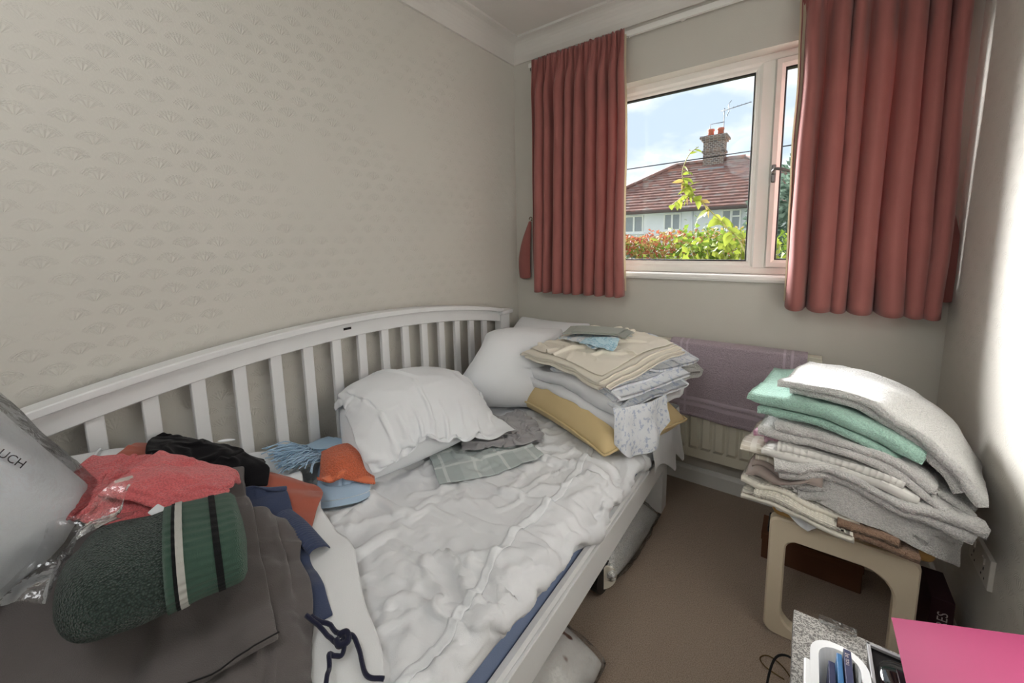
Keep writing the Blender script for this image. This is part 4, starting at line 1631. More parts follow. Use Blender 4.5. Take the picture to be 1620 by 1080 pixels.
def printed(name, base, ink, scale=55, lo=0.52, hi=0.6):
    """white cotton with a small scattered print"""
    k = NT(name)
    o = k.coord('UV')
    f = k.math('MULTIPLY', k.step(lo, hi, k.noise(scale, 3, o, 0.65)), k.step(0.38, 0.5, k.noise(scale * .3, 1, o)))
    c = k.mix(f, base, ink)
    return k.done(k.bsdf(c, 0.85, k.bump(k.noise(500, 1, k.coord()), 0.2, 0.003), 0.15, 0.1))


M_bluep = printed('blue_sprig_print', sr(226, 230, 236), sr(184, 194, 214))
M_bluep2 = printed('blue_floral_print', sr(232, 236, 240), sr(150, 190, 216), 70, 0.5, 0.6)
M_lace = printed('pale_blue_lace', sr(196, 224, 236), sr(150, 196, 216), 90, 0.46, 0.56)
M_pinkp = printed('pink_sprig_print', sr(226, 190, 206), sr(206, 150, 178), 60, 0.45, 0.6)


def check(name, base, lines, nx, w=0.06, base2=None):
    k = NT(name)
    s = k.add('ShaderNodeSeparateXYZ')
    k.link(k.coord('UV'), s.inputs[0])
    acc = None
    for ax in (0, 1):
        f = k.math('FRACT', k.math('MULTIPLY', s.outputs[ax], nx))
        l_ = k.math('LESS_THAN', k.math('ABSOLUTE', k.math('SUBTRACT', f, 0.5)), w)
        acc = l_ if acc is None else k.math('MAXIMUM', acc, l_)
    c0 = base if base2 is None else k.mix(k.math('GREATER_THAN', k.math('FRACT', k.math('MULTIPLY', s.outputs[0], nx * .5)), 0.5), base, base2)
    return k.done(k.bsdf(k.mix(acc, c0, lines), 0.85, k.bump(k.noise(500, 1, k.coord()), 0.2, 0.003), 0.15, 0.15))


M_plaid = check('teal_grey_plaid', sr(176, 186, 186), sr(206, 212, 211), 9, 0.05, sr(186, 195, 195))
M_gingham = check('beige_check', sr(206, 198, 184), sr(226, 222, 212), 40, 0.10)


def waffle(name, col, sc=110):
    k = NT(name)
    s = k.add('ShaderNodeSeparateXYZ')
    k.link(k.coord('UV'), s.inputs[0])
    h = k.math('MULTIPLY', k.math('ABSOLUTE', k.math('SINE', k.math('MULTIPLY', s.outputs[0], sc * 3))), k.math('ABSOLUTE', k.math('SINE', k.math('MULTIPLY', s.outputs[1], sc * 3))))
    return k.done(k.bsdf(k.mix(h, tuple(c * .86 for c in col), col), 0.9, k.bump(h, 0.7, 0.004), 0.15, 0.1))


M_waffle = waffle('cream_waffle', sr(240, 236, 224))
M_chenille = waffle('white_chenille', sr(226, 225, 221), 70)

# ------------------------------------------------------------------ plaid blanket and grey cloth beside the crumpled pillow
drape('plaid_cloth', 'teal and grey plaid cloth lying flat beside the crumpled pillow', 'cloth', M_plaid, (0.54, -1.00), (0.40, 0.30), 1.05, (44, 34), flat_hf, 0.02, 45, (0.86, 0.80), 0.003, 41, 0.03, 11, warp=0.03, cr=0.008)
drape('grey_cloth', 'crumpled plain grey cloth tucked beside the crumpled pillow', 'cloth', M_grey, (0.49, -0.85), (0.52, 0.44), 0.95, (56, 50), flat_hf, 0.03, 40, (0.58, 0.56), 0.003, 42, 0.07, 13, warp=0.03, bend=0.06, cr=0.014, crf=14.0)

# ------------------------------------------------------------------ mustard cushion and the stack of linen on it
cush, _ = pillow('cushion', 'mustard yellow piped cushion under the stack of folded linen', 0.70, 0.50, (0.72, -0.47, 0.485), rot(-0.37, 0.02, 0.05), M_mustard, 0.0026, 36, 28, seed=9, settle=14, coll=hf_collider(flat_hf, 0.004, 0.7), wob=0.002, cat='cushion', piping=M_mustard, cr=0.002)
GL = 'folded linen stacked on the mustard cushion'
du = folded('folded_duvet', 'thick white folded duvet lying directly on the mustard cushion', 'duvet', M_sheet, [(0.35, -0.36, 0.572), (0.52, -0.40, 0.600), (0.75, -0.46, 0.600), (1.0, -0.52, 0.570)], (0.37, 0.93, 0), 0.42, 2, 0.048, 51, group=GL, wav=0.020, S=44, K=16)
folded('folded_sheet', 'white sheet with blue-grey sprig print, folded in the middle of the linen stack', 'sheet', M_bluep, [(0.66, -0.42, 0.665), (0.85, -0.48, 0.665), (1.02, -0.55, 0.630)], (0.37, 0.93, 0.05), 0.38, 5, 0.013, 52, group=GL, wav=0.012)
folded('folded_towel', 'plain white folded towel at the window side of the linen stack', 'towel', M_wtowel, [(0.70, -0.20, 0.665), (0.90, -0.26, 0.665), (1.055, -0.33, 0.640)], (0.3, 0.95, 0), 0.26, 2, 0.030, 53, group=GL, wav=0.010)
folded('folded_sheet', 'sprig-printed folded sheet just under the cream top sheet, by the radiator', 'sheet', M_bluep, [(0.66, -0.24, 0.725), (0.90, -0.31, 0.725), (1.045, -0.37, 0.692)], (0.3, 0.95, 0), 0.30, 4, 0.011, 54, group=GL, wav=0.012)
folded('folded_sheet', 'cream folded sheet near the top of the linen stack', 'sheet', M_cream, [(0.52, -0.40, 0.736), (0.75, -0.46, 0.742), (0.99, -0.54, 0.725)], (0.33, 0.92, 0.12), 0.46, 4, 0.009, 55, group=GL, wav=0.012, S=40)
stack_hf = HF(0.0, 1.25, -1.0, 0.0, 0.01, MT)
stack_hf.Z[:, :] = MT
for o_ in [ob for ob in list(COL.objects) if ob.get('group') == GL] + [cush]:
    stack_hf.add(o_)
stack_hf.blur(2)
drape('crumpled_sheet', 'cream sheet with puckered edges spread over the top of the linen stack', 'sheet', M_cream, (0.76, -0.45), (0.50, 0.50), -0.36, (50, 50), stack_hf, 0.02, 40, (0.84, 0.86), 0.003, 56, 0.05, 9, group=GL, warp=0.04, ymax=-0.06, cr=0.010, crf=10)
drape('pillowcase', 'white pillowcase with blue floral print on top of the cream sheet', 'pillowcase', M_bluep2, (0.72, -0.42), (0.26, 0.24), -0.36, (30, 28), stack_hf, 0.015, 35, (0.92, 0.94), 0.003, 57, 0.012, 9, warp=0.01)
drape('lace_cloth', 'small pale blue lace cloth on top of the linen stack', 'cloth', M_lace, (0.80, -0.51), (0.15, 0.10), 0.1, (22, 16), stack_hf, 0.012, 30, (0.93, 0.93), 0.002, 58, 0.008, 12, warp=0.012)
folded('folded_cloth', 'small grey-green folded cloth lying topmost on the linen stack', 'cloth', M_greygreen, [(0.60, -0.43, 0.815), (0.70, -0.42, 0.824), (0.80, -0.40, 0.822), (0.86, -0.40, 0.815)], (0.1, 0.95, 0.1), 0.085, 2, 0.006, 59, wav=0.008, S=30)
# a loose printed corner spilling down the front of the stack
hanging('hanging_pillowcase', 'sprig-printed pillowcase corner spilling over the right end of the mustard cushion', [(0.955, -0.76, 0), (1.00, -0.715, 0), (1.045, -0.62, 0), (1.065, -0.52, 0)], 0.635, [0.50, 0.44, 0.455, 0.53], M_bluep, 5, 'pillowcase', 0.010)

# ------------------------------------------------------------------ pillow slumped against the slats (after the cloths under it)
p1, _ = pillow('pillow', 'crumpled white pillow in a loose case slumped against the bed slats', 0.56, 0.46, (0.255, -1.09, 0.560), np.array(Matrix.Rotation(-0.22, 3, 'X')) @ rot(1.33, 0.0, 0.62), M_cotton, 0.0026, 40, 32, seed=7, settle=20, coll=hf_collider(flat_hf, 0.004, 0.7, xmin=0.075), wob=0.012, group='white pillows on the bed', kids=True)
case_hf = copy.deepcopy(flat_hf)
case_hf.add(p1, 1)
case_hf.blur(2)
drape('loose_case', None, None, M_cotton, (0.285, -1.085), (0.70, 0.60), 1.33, (72, 60), case_hf, 0.02, 60, (0.86, 0.80), 0.002, 43, 0.05, 8, parent=p1, warp=0.03, bend=0.05, mu=0.35, xmin=0.07, cr=0.012, crf=8.0)

# ------------------------------------------------------------------ clothes on the heap
def ribbed_band(name, path, width, mat, parent, hf, ribs=26, up=0.012):
    c = curve_pts(path, ribs * 4)
    T = np.gradient(c, axis=0)
    T /= np.linalg.norm(T, axis=1)[:, None]
    Nn = np.stack([-T[:, 1], T[:, 0], 0 * T[:, 0]], 1)
    V = []
    n_ = len(c)
    for i in range(n_):
        for a in np.linspace(-.5, .5, 9):
            p = c[i] + Nn[i] * a * width
            z = float(hf.sample(np.array(p[0]), np.array(p[1]))) + up * (1 - (2 * abs(a)) ** 3) + 0.0022 * math.sin(i * math.pi / 2 * 1.0) + 0.001 * math.cos(a * 18)
            V.append((p[0], p[1], z))
    return mesh(name, V, grid_faces(n_, 9), mat, parent, solid=0.003, sub=1)


drape('tshirt', 'terracotta t-shirt crumpled under the coral towel and grey trousers', 't-shirt', M_terra, (0.31, -1.765), (0.50, 0.28), 0.90, (48, 30), bed_hf, 0.02, 40, (0.88, 0.82), 0.003, 61, 0.02, 10, warp=0.03)
blk = thing('fleece_glove', 'black fleece garment with a small white tab at the back of the clothes pile', 'garment', (0.16, -1.70, 0.6))
drape('body', None, None, M_blackf, (0.19, -1.72), (0.34, 0.20), 1.10, (40, 26), bed_hf, 0.02, 40, (0.74, 0.66), 0.006, 62, 0.05, 14, parent=blk, warp=0.03, bend=0.06)
V, F = leaf_mesh(0.045, 0.008)
V = np.array(V)
tz = float(bed_hf.sample(np.array(0.20), np.array(-1.70))) + 0.012
mesh('tab', np.stack([0.20 + V[:, 0] * 0.5 + V[:, 1] * .8, -1.72 + V[:, 0] * .8 - V[:, 1] * .5, tz + V[:, 2] * .3], 1), F, M_cotton, blk, solid=0.004, sub=1)

nav = thing('shorts', 'navy shorts with a ribbed waistband sticking out from under the grey trousers', 'shorts', (0.5, -1.70, 0.45))
drape('fabric', None, None, M_navy, (0.52, -1.745), (0.44, 0.15), -0.24, (50, 26), bed_hf, 0.02, 40, (0.90, 0.84), 0.004, 63, 0.03, 12, parent=nav, warp=0.02)
wb_hf = copy.deepcopy(bed_hf)
wb_hf.blur(6)
ribbed_band('waistband', [(0.455, -1.675, 0), (0.505, -1.658, 0), (0.580, -1.652, 0)], 0.055, M_navy, nav, wb_hf, 22)

chi = thing('trousers', 'charcoal grey trousers spread across the near corner of the bed', 'trousers', (0.5, -1.95, 0.5))
drape('front_panel', None, None, M_charcoal, (0.50, -2.04), (0.62, 0.58), -0.25, (58, 54), bed_hf, 0.02, 45, (0.95, 0.94), 0.004, 64, 0.012, 6, parent=chi, warp=0.02, cr=0.006, crf=5)
drape('folded_leg', None, None, M_charcoal, (0.635, -1.835), (0.48, 0.25), -0.48, (54, 26), bed_hf, 0.02, 40, (0.90, 0.72), 0.004, 65, 0.05, 10, parent=chi, warp=0.02, bend=0.08, cr=0.014, crf=9)
drape('upper_leg', None, None, M_charcoal, (0.49, -1.985), (0.44, 0.46), -0.28, (44, 40), bed_hf, 0.02, 35, (0.98, 0.98), 0.004, 68, 0.010, 6, parent=chi, warp=0.015, cr=0.005, crf=5)
sm = curve_pts([(0.22, -2.06, 0), (0.33, -2.10, 0), (0.48, -2.14, 0)], 26)
sm[:, 2] = bed_hf.sample(sm[:, 0], sm[:, 1]) + 0.001
tube('seam', sm, 0.0016, M_gasket, chi, 5)
sm = curve_pts([(0.60, -2.14, 0), (0.68, -2.02, 0), (0.74, -1.90, 0), (0.76, -1.82, 0)], 30)
sm[:, 2] = bed_hf.sample(sm[:, 0], sm[:, 1]) + 0.001
tube('seam', sm, 0.0016, M_gasket, chi, 5)
# drawstring lying on the white cover
ds = thing('drawstring', 'dark navy drawstring loosely knotted on the white sheet', 'drawstring', (0.78, -1.72, 0.44))


def strand(pts2, r=0.0042, n_=50):
    c = curve_pts([(x_, y_, z_) for x_, y_, z_ in pts2], n_)
    c[:, 2] = bed_hf.sample(c[:, 0], c[:, 1]) + r + c[:, 2]
    V, F = tube_geo(c, r, 8)
    V = np.array(V)
    return V, F


V, F = strand([(0.745, -1.767, 0), (0.780, -1.754, 0), (0.810, -1.744, 0.004), (0.820, -1.722, 0.012), (0.845, -1.722, 0.004), (0.890, -1.737, 0), (0.920, -1.722, 0)])
mesh('cord', V, F, M_navy2, ds)
V, F = strand([(0.750, -1.760, 0), (0.790, -1.734, 0.003), (0.817, -1.734, 0.010), (0.835, -1.750, 0.008), (0.820, -1.764, 0.004), (0.835, -1.774, 0), (0.860, -1.794, 0)])
mesh('cord', V, F, M_navy2, ds)
V, F = strand([(0.803, -1.738, 0.008), (0.813, -1.726, 0.012), (0.827, -1.732, 0.012), (0.821, -1.746, 0.010), (0.807, -1.744, 0.008)], 0.006, 24)
mesh('knot', V, F, M_navy2, ds)

# coral towel
pk = thing('hand_towel', 'coral pink hand towel crumpled behind the green hat', 'towel', (0.30, -1.86, 0.62))
drape('cloth', None, None, M_pink, (0.335, -1.885), (0.34, 0.23), 0.95, (50, 36), bed_hf, 0.02, 40, (0.80, 0.78), 0.009, 66, 0.06, 8, parent=pk, warp=0.03, bend=0.1, cr=0.010, crf=8)
drape('folded_flap', None, None, M_pink, (0.385, -1.84), (0.22, 0.17), 0.75, (36, 28), bed_hf, 0.02, 35, (0.84, 0.80), 0.009, 67, 0.04, 9, parent=pk, warp=0.03, bend=0.1, cr=0.010, crf=8)
drape('care_label', None, None, M_cotton, (0.455, -1.90), (0.035, 0.022), 0.5, (8, 6), bed_hf, 0.008, 15, 0.97, 0.001, 69, 0.002, 9, parent=pk, grow=False)

# green fleece hat
hat = thing('fleece_hat', 'dark green fleece hat with white and black stripes on top of the clothes pile', 'hat', (0.54, -1.93, 0.58))
A_ = np.array([0.520, -2.050, 0.0])
B_ = np.array([0.585, -1.800, 0.0])
ax_ = (B_ - A_)
Lh = np.linalg.norm(ax_)
ax_ /= Lh
wd_ = np.array([ax_[1], -ax_[0], 0])
hz = float(np.median(bed_hf.sample(np.linspace(A_[0], B_[0], 9), np.linspace(A_[1], B_[1], 9))))
HZ0 = hz - 0.004
nseg = 160


def hat_ring(s, grow=0.0):
    e_ = 1 - max(0.0, (s - 0.90) / 0.10) ** 3
    rw = 0.132 * (1 - (1 - min(s / 0.30, 1)) ** 2.8) ** 0.5 * (1 - 0.05 * s) * (0.25 + 0.75 * e_ ** 0.5)
    rh = 0.070 * (1 - (1 - min(s / 0.28, 1)) ** 2.8) ** 0.5 * (1 - 0.22 * smooth(0.5, 1.0, s)) * e_ ** 0.5
    out = []
    for q in range(nseg):
        a = 2 * math.pi * q / nseg
        ca, sa = math.cos(a), math.sin(a)
        ww = (rw + grow) * math.copysign(abs(ca) ** 0.9, ca)
        hh = (rh + grow) * (sa if sa > 0 else sa * 0.75)
        p = A_ + ax_ * (s * Lh) + wd_ * ww
        z = HZ0 + 0.066 + hh + 0.012 * (1 - s)
        out.append((p[0], p[1], z))
    return np.array(out)


def hat_band(name, s0, s1, mat, grow, n_=10, lip=True, ribs=0.0009):
    V = []
    ss = np.linspace(s0, s1, n_)
    prof = [(s_, grow) for s_ in ss]
    if lip:
        prof = [(s0, grow - 0.006)] + prof + [(s1, grow - 0.006)]
    for s_, g_ in prof:
        V.append(hat_ring(s_, g_))
    V = np.array(V)
    if ribs:
        cen = V.mean(1, keepdims=True)
        D = V - cen
        D /= np.linalg.norm(D, axis=-1, keepdims=True) + 1e-9
        V = V + D * (np.where(np.arange(nseg) % 4 < 2, ribs, -ribs))[None, :, None]
    dz = 0.006 * noise(V, 9, 71, 2) + 0.010 * np.minimum(0, noise(V, 5, 73, 1))
    V[..., 2] += dz - 0.016 * np.exp(-((V[..., 0] - 0.47) / 0.03) ** 2) * (V[..., 2] > HZ0 + 0.07)
    V += wd_ * (0.005 * noise(V, 8, 72, 2))[..., None]
    n2 = len(prof)
    F = []
    for i in range(n2 - 1):
        for q in range(nseg):
            F.append((i * nseg + q, i * nseg + (q + 1) % nseg, (i + 1) * nseg + (q + 1) % nseg, (i + 1) * nseg + q))
    return mesh(name, V.reshape(-1, 3), F, mat, hat, sub=0)


hat_band('crown', 0.004, 0.56, M_fleece, 0.0, 26, False, 0.0)
cuff = hat_band('cuff', 0.54, 1.0, M_gknit, 0.005, 18)
hat_band('black_stripe', 0.585, 0.605, M_bknit, 0.0065, 3, False)
hat_band('white_stripe', 0.605, 0.645, M_wknit, 0.0075, 4, False)
hat_band('black_stripe', 0.80, 0.84, M_bknit, 0.0065, 4, False)
bed_hf.add(hat)

# ------------------------------------------------------------------ cap with an orange flannel, fringed scarf
cap = thing('baseball_cap', 'pale blue cotton baseball cap lying brim forward on the sheet', 'cap', (0.27, -1.41, 0.45))
cz = float(bed_hf.sample(np.array(0.30), np.array(-1.42))) + 0.014
cc = np.array([0.270, -1.395, cz])
fd = np.array([0.78, -0.62, 0])
fd /= np.linalg.norm(fd)
rd = np.array([-fd[1], fd[0], 0])
for q in range(6):                       # six crown panels
    V = []
    a0, a1 = q * math.pi / 3, (q + 1) * math.pi / 3
    nn = 8
    for i in range(nn + 1):
        e_ = i / nn * math.pi / 2 * 0.985
        for j in range(nn + 1):
            a = a0 + (a1 - a0) * j / nn
            bul = 1 - 0.02 * (abs(j / nn * 2 - 1) ** 6)
            p = cc + fd * (0.100 * math.cos(e_) ** 0.8 * math.cos(a) * bul) + rd * (0.088 * math.cos(e_) ** 0.8 * math.sin(a) * bul) + np.array([0, 0, 0.098 * math.sin(e_) * (1 - .25 * max(0, -math.cos(a)))])
            V.append(p)
    mesh('crown_panel', V, grid_faces(nn + 1, nn + 1), M_denim, cap, solid=0.002)
V = []
for i in range(13):
    a = -1.15 + 2.3 * i / 12
    for j in range(8):
        t = j / 7
        r_in = np.array([0.099 * math.cos(a), 0.087 * math.sin(a)])
        r_out = np.array([0.099 + 0.072 * math.cos(a * 1.05) ** 0.6 if abs(a * 1.05) < 1.57 else 0.099, 0.092 * math.sin(a) * 1.02])
        q_ = r_in + (r_out - r_in) * t
        V.append(cc + fd * q_[0] + rd * q_[1] + np.array([0, 0, 0.022 - 0.022 * t - 0.030 * (a / 1.15) ** 2 * t * 0.6]))
V = np.array(V)
V[:, 2] = np.maximum(V[:, 2], cz - 0.004)
brim = mesh('brim', V, grid_faces(13, 8), M_denim, cap, solid=0.004, sub=1)
tube('brim_stitching', [v + np.array([0, 0, .003]) for v in V.reshape(13, 8, 3)[:, 5]], 0.0007, M_cotton, brim, 5)
tube('button', [cc + (0, 0, 0.096), cc + (0, 0, 0.101)], [0.008, 0.006], M_denim, cap, 10)
bed_hf.add(cap, 1)
flan_hf = HF(0.0, 1.25, -2.5, 0.0, 0.01, MT)
flan_hf.add(cap, 1)
flan_hf.Z = np.maximum(flan_hf.Z, bed_hf.Z)
flan_hf.blur(2)
fl = thing('flannel', 'small orange face flannel draped over the pale blue cap', 'flannel', (0.28, -1.40, 0.52))
_, FX_ = drape('cloth', None, None, M_orange, (0.298, -1.394), (0.215, 0.19), 0.92 - 1.57, (30, 28), flan_hf, 0.012, 30, 0.99, 0.007, 81, 0.004, 8, parent=fl, bend=0.7, xmin=0.0)
hemv = FX_[-4:, :, :].copy()
hemv[..., 2] += 0.0045
mesh('hem', hemv, grid_faces(4, FX_.shape[1]), M_orange_hem, fl, solid=0.001)

scf = thing('scarf', 'sky blue scarf with a long yarn fringe beside the cap', 'scarf', (0.17, -1.49, 0.5))
folded('body', None, None, M_scarf, [(0.13, -1.32, 0.505), (0.15, -1.39, 0.525), (0.17, -1.45, 0.530)], (0.9, 0.2, 0), 0.13, 2, 0.012, 83, parent=scf, wav=0.010, S=24, K=10)
rr = np.random.default_rng(84)
V, F = [], []
for q in range(170):
    u_ = rr.random()
    s0 = np.array([0.11 + 0.12 * u_, -1.45 + rr.uniform(-.01, .01), 0.535 + rr.uniform(-.008, .012)])
    e0 = s0 + np.array([rr.uniform(0.0, .08), -0.105 + rr.uniform(-.03, .03), 0])
    e0[2] = float(bed_hf.sample(np.array(e0[0]), np.array(e0[1]))) + 0.004 + 0.03 * rr.random()
    mid = (s0 + e0) / 2 + np.array([rr.uniform(-.01, .01), rr.uniform(-.01, .01), 0.018 * rr.random()])
    v_, f_ = tube_geo(curve_pts([s0, mid, e0], 7), 0.0017, 4)
    off = len(V)
    V += v_
    F += [tuple(x_ + off for x_ in f) for f in f_]
tag(mesh('fringe', V, F, M_scarf, scf), kind='stuff')

# ------------------------------------------------------------------ pillow in a clear plastic bag at the near end
bp, BX = pillow('bagged_pillow', 'white pillow packed inside the clear plastic bag at the left edge', 0.64, 0.54, (0.27, -2.305, 0.735), np.array(Matrix.Rotation(0.45, 3, 'X')) @ np.array([[0, 0, 1.0], [1, 0, 0], [0, 1, 0]]), M_cotton, 0.0026, 36, 30, seed=12, settle=4, coll=hf_collider(HF(0, 1.2, -2.7, 0, .05, 0.45), 0.004, 0.7, xmin=0.09), wob=0.008, kids=True, cr=0.008)
k = NT('clear_plastic_film')
tr = k.add('ShaderNodeBsdfTransparent')
tr.inputs['Color'].default_value = (0.98, 0.985, 0.99, 1)
gl = k.add('ShaderNodeBsdfGlossy')
gl.inputs['Roughness'].default_value = 0.12
fr = k.add('ShaderNodeFresnel')
fr.inputs['IOR'].default_value = 1.6
nb = k.bump(k.noise(16, 4, k.coord()), 0.5, 0.02)
k.link(nb, fr.inputs['Normal'])
k.link(nb, gl.inputs['Normal'])
mx = k.add('ShaderNodeMixShader')
k.link(k.math('ADD', k.math('MULTIPLY', fr.outputs[0], 0.8), 0.03), mx.inputs[0])
k.link(tr.outputs[0], mx.inputs[1])
k.link(gl.outputs[0], mx.inputs[2])
M_film = k.done(mx.outputs[0])
bag = thing('plastic_bag', 'clear plastic bag around the white pillow at the left edge', 'plastic bag', (0.27, -2.27, 0.58))
C_ = BX.reshape(-1, 3).mean(0)
Y = BX.copy()
D = Y - C_
D /= np.linalg.norm(D, axis=-1, keepdims=True) + 1e-9
Y = Y + D * (0.012 + 0.010 * np.abs(noise(Y, 14, 91, 2)))[..., None]
nY, mY = Y.shape[1], Y.shape[2]
mesh('film', Y.reshape(-1, 3), grid_faces(nY, mY) + [f[::-1] for f in grid_faces(nY, mY, nY * mY)], M_film, bag)
# loose skirt of film along the lower edge and a raised mouth above
a, b = np.meshgrid(np.linspace(0, 1, 40), np.linspace(0, 1, 12), indexing='ij')
V = np.stack([0.36 + 0.10 * b + 0.03 * np.sin(a * 9), -2.30 + 0.36 * a + 0.02 * np.sin(b * 6 + a * 7), 0.66 + 0.02 * a - 0.05 * b], -1)
V[..., 2] = np.maximum(V[..., 2], bed_hf.sample(V[..., 0], V[..., 1]) + 0.006 + 0.02 * np.abs(noise(V, 18, 93, 2)))
mesh('loose_edge', V, grid_faces(40, 12), M_film, bag)


# ------------------------------------------------------------------ mauve towel over the radiator
V = []
NX, prof = 60, []
for t in np.linspace(0, 1, 10):
    prof.append((-0.0225, 0.52 + 0.215 * t, 0))
for a in np.linspace(0.15, math.pi - 0.15, 8):
    prof.append((-0.0625 + 0.040 * math.cos(a), 0.738 + 0.012 * math.sin(a), 0))
for t in np.linspace(0, 1, 40):
    prof.append((-0.1015, 0.735 - 0.36 * t, t))
for i in range(NX):
    u_ = i / (NX - 1)
    for (y_, z_, t) in prof:
        drop = 0.34 + 0.035 * u_
        zz = z_ if t == 0 else 0.735 - drop * t
        yy = y_
        if t > 0:
            yy -= 0.005 * t * math.sin(u_ * 17) + 0.004 * t * math.sin(u_ * 7 + 1)
            for b_ in (0.74, 0.80, 0.86):
                yy -= 0.0025 * math.exp(-((t - b_) / 0.012) ** 2)
            for b_ in (0.10, 0.14, 0.86, 0.90):
                yy -= 0.002 * math.exp(-((u_ - b_) / 0.010) ** 2)
        V.append((0.972 + 0.535 * u_, yy, zz))
tw = thing('towel', 'mauve bath towel hung over the radiator', 'towel', (1.24, -0.10, 0.36))
mesh('cloth', V, grid_faces(NX, len(prof)), M_purple, tw, solid=0.005)
V = np.array(V).reshape(NX, len(prof), 3)
hm = V[:, -3:, :].copy()
hm[..., 1] -= 0.003
mesh('hem', hm, grid_faces(NX, 3), M_purple, tw, solid=0.003)

M_purple2 = fabric('mauve_band', sr(210, 196, 208), 'weave', None, 0.4, 0.8, 0.2, 0.05)
fr0 = 18
for t0, t1 in ((0.725, 0.745), (0.80, 0.83)):
    bb = V[:, fr0 + int(t0 * 39):fr0 + int(t1 * 39) + 2, :].copy()
    bb[..., 1] -= 0.0032
    mesh('dobby_band', bb, grid_faces(NX, bb.shape[1]), M_purple2, tw)
for u0 in (0.10, 0.15, 0.86, 0.91):
    i0 = int(u0 * (NX - 1))
    bb = V[i0:i0 + 2, 12:, :].copy()
    bb[..., 1] -= 0.0032
    bb[:, :6, 2] += 0.0032
    mesh('dobby_band', bb, grid_faces(2, bb.shape[1]), M_purple2, tw)

# ------------------------------------------------------------------ stool
M_plastic = paint('cream_plastic', sr(222, 208, 184), 0.4, 0.03, 30, 0.4)
M_vinyl = paint('tan_vinyl', sr(190, 150, 92), 0.5, 0.15, 90, 0.35)
stool = thing('stool', 'cream plastic loop-legged stool with a tan padded seat carrying the towels', 'stool', (1.6, -0.55, 0.0))


def round_rect(x0, x1, z0, z1, r, n_=7):
    p = []
    for cx, cz_, a0 in ((x1 - r[0], z0 + r[0], -90), (x1 - r[1], z1 - r[1], 0), (x0 + r[2], z1 - r[2], 90), (x0 + r[3], z0 + r[3], 180)):
        rr_ = r[(0, 1, 2, 3)[int(a0 / 90) + 1]]
        for q in range(n_):
            a = math.radians(a0 + 90 * q / (n_ - 1))
            p.append((cx + rr_ * math.cos(a), cz_ + rr_ * math.sin(a)))
    return p


def loop_leg(y0, y1):
    out = round_rect(1.437, 1.768, 0.0, 0.390, (0.03, 0.022, 0.022, 0.03))
    inn = round_rect(1.481, 1.722, 0.036, 0.326, (0.045, 0.07, 0.03, 0.045))
    n_ = len(out)
    bm = bmesh.new()
    R_ = []
    bv = 0.006
    c0 = np.array([1.6, 0.2])
    def shrink(p, d):
        v = np.array(p) - c0
        return np.array(p) - v / np.linalg.norm(v) * d
    for (pp, y, d) in ((out, y0 + bv, 0), (out, y0, bv), (inn, y0, -bv), (inn, y0 + bv, 0), (inn, y1 - bv, 0), (inn, y1, -bv), (out, y1, bv), (out, y1 - bv, 0)):
        R_.append([bm.verts.new((*shrink(p, d)[:1], y, shrink(p, d)[1])) for p in pp])
    for a in range(8):
        b = (a + 1) % 8
        for i in range(n_):
            j = (i + 1) % n_
            bm.faces.new([R_[a][i], R_[a][j], R_[b][j], R_[b][i]])
    bmesh.ops.recalc_face_normals(bm, faces=bm.faces)
    return from_bm('leg_frame', bm, M_plastic, stool)


loop_leg(-0.715, -0.675)
loop_leg(-0.240, -0.200)
for xx in (1.455, 1.715):
    box('side_rail', (xx, -0.676, 0.340), (xx + .035, -0.239, 0.380), M_plastic, stool, 0.004)
bm = bmesh.new()
bm_box(bm, (1.440, -0.705, 0.386), (1.795, -0.205, 0.436), 0.020, 4)
pad = from_bm('seat_pad', bm, M_vinyl, stool, smooth=True)
tube('pad_seam', [(1.60, -0.7055, 0.394), (1.60, -0.707, 0.412), (1.60, -0.701, 0.430), (1.60, -0.67, 0.4365), (1.60, -0.25, 0.4365)], 0.0016, M_gasket, pad, 5)

# ------------------------------------------------------------------ towels on the stool, from the bottom up
GT = 'towels and cloths stacked on the stool'
wy = (0.0, 1.0, 0.0)
folded('waffle_cloth', 'cream waffle cloth folded at the left bottom of the towel stack', 'cloth', M_waffle, [(1.395, -0.61, 0.452), (1.50, -0.625, 0.454), (1.625, -0.64, 0.452)], (0.1, 1, 0), 0.25, 4, 0.013, 101, group=GT, wav=0.015, uvs=1.0)
hanging('tea_towel', 'white tea towel corner hanging over the cream stool frame', [(1.455, -0.722, 0), (1.49, -0.724, 0), (1.53, -0.724, 0), (1.565, -0.722, 0)], 0.462, [0.435, 0.425, 0.392, 0.440], M_cotton, 7, 'tea towel', 0.004)
hanging('white_cloth', 'crumpled white cloth drooping past the left end of the stool seat', [(1.50, -0.712, 0), (1.44, -0.712, 0), (1.405, -0.68, 0), (1.395, -0.60, 0), (1.40, -0.50, 0)], 0.505, [0.452, 0.435, 0.415, 0.43, 0.45], M_cotton, 8, 'cloth', 0.010)
folded('brown_towel', 'brown towel poking out at the bottom of the towel stack', 'towel', M_brown, [(1.585, -0.62, 0.457), (1.66, -0.625, 0.457), (1.735, -0.63, 0.450)], (0.02, 1, 0.06), 0.30, 2, 0.019, 102, group=GT, wav=0.009)
folded('taupe_cloth', 'shiny taupe cloth crumpled at the left of the towel stack', 'cloth', M_taupe, [(1.405, -0.58, 0.520), (1.48, -0.595, 0.522), (1.56, -0.60, 0.522)], wy, 0.26, 4, 0.011, 103, group=GT, wav=0.030, jit=0.03)
folded('checked_cloth', 'beige checked cloth folded at the left of the towel stack', 'cloth', M_gingham, [(1.392, -0.56, 0.562), (1.47, -0.57, 0.566), (1.56, -0.58, 0.566)], (0.15, 1, 0), 0.26, 3, 0.013, 104, group=GT, wav=0.021)
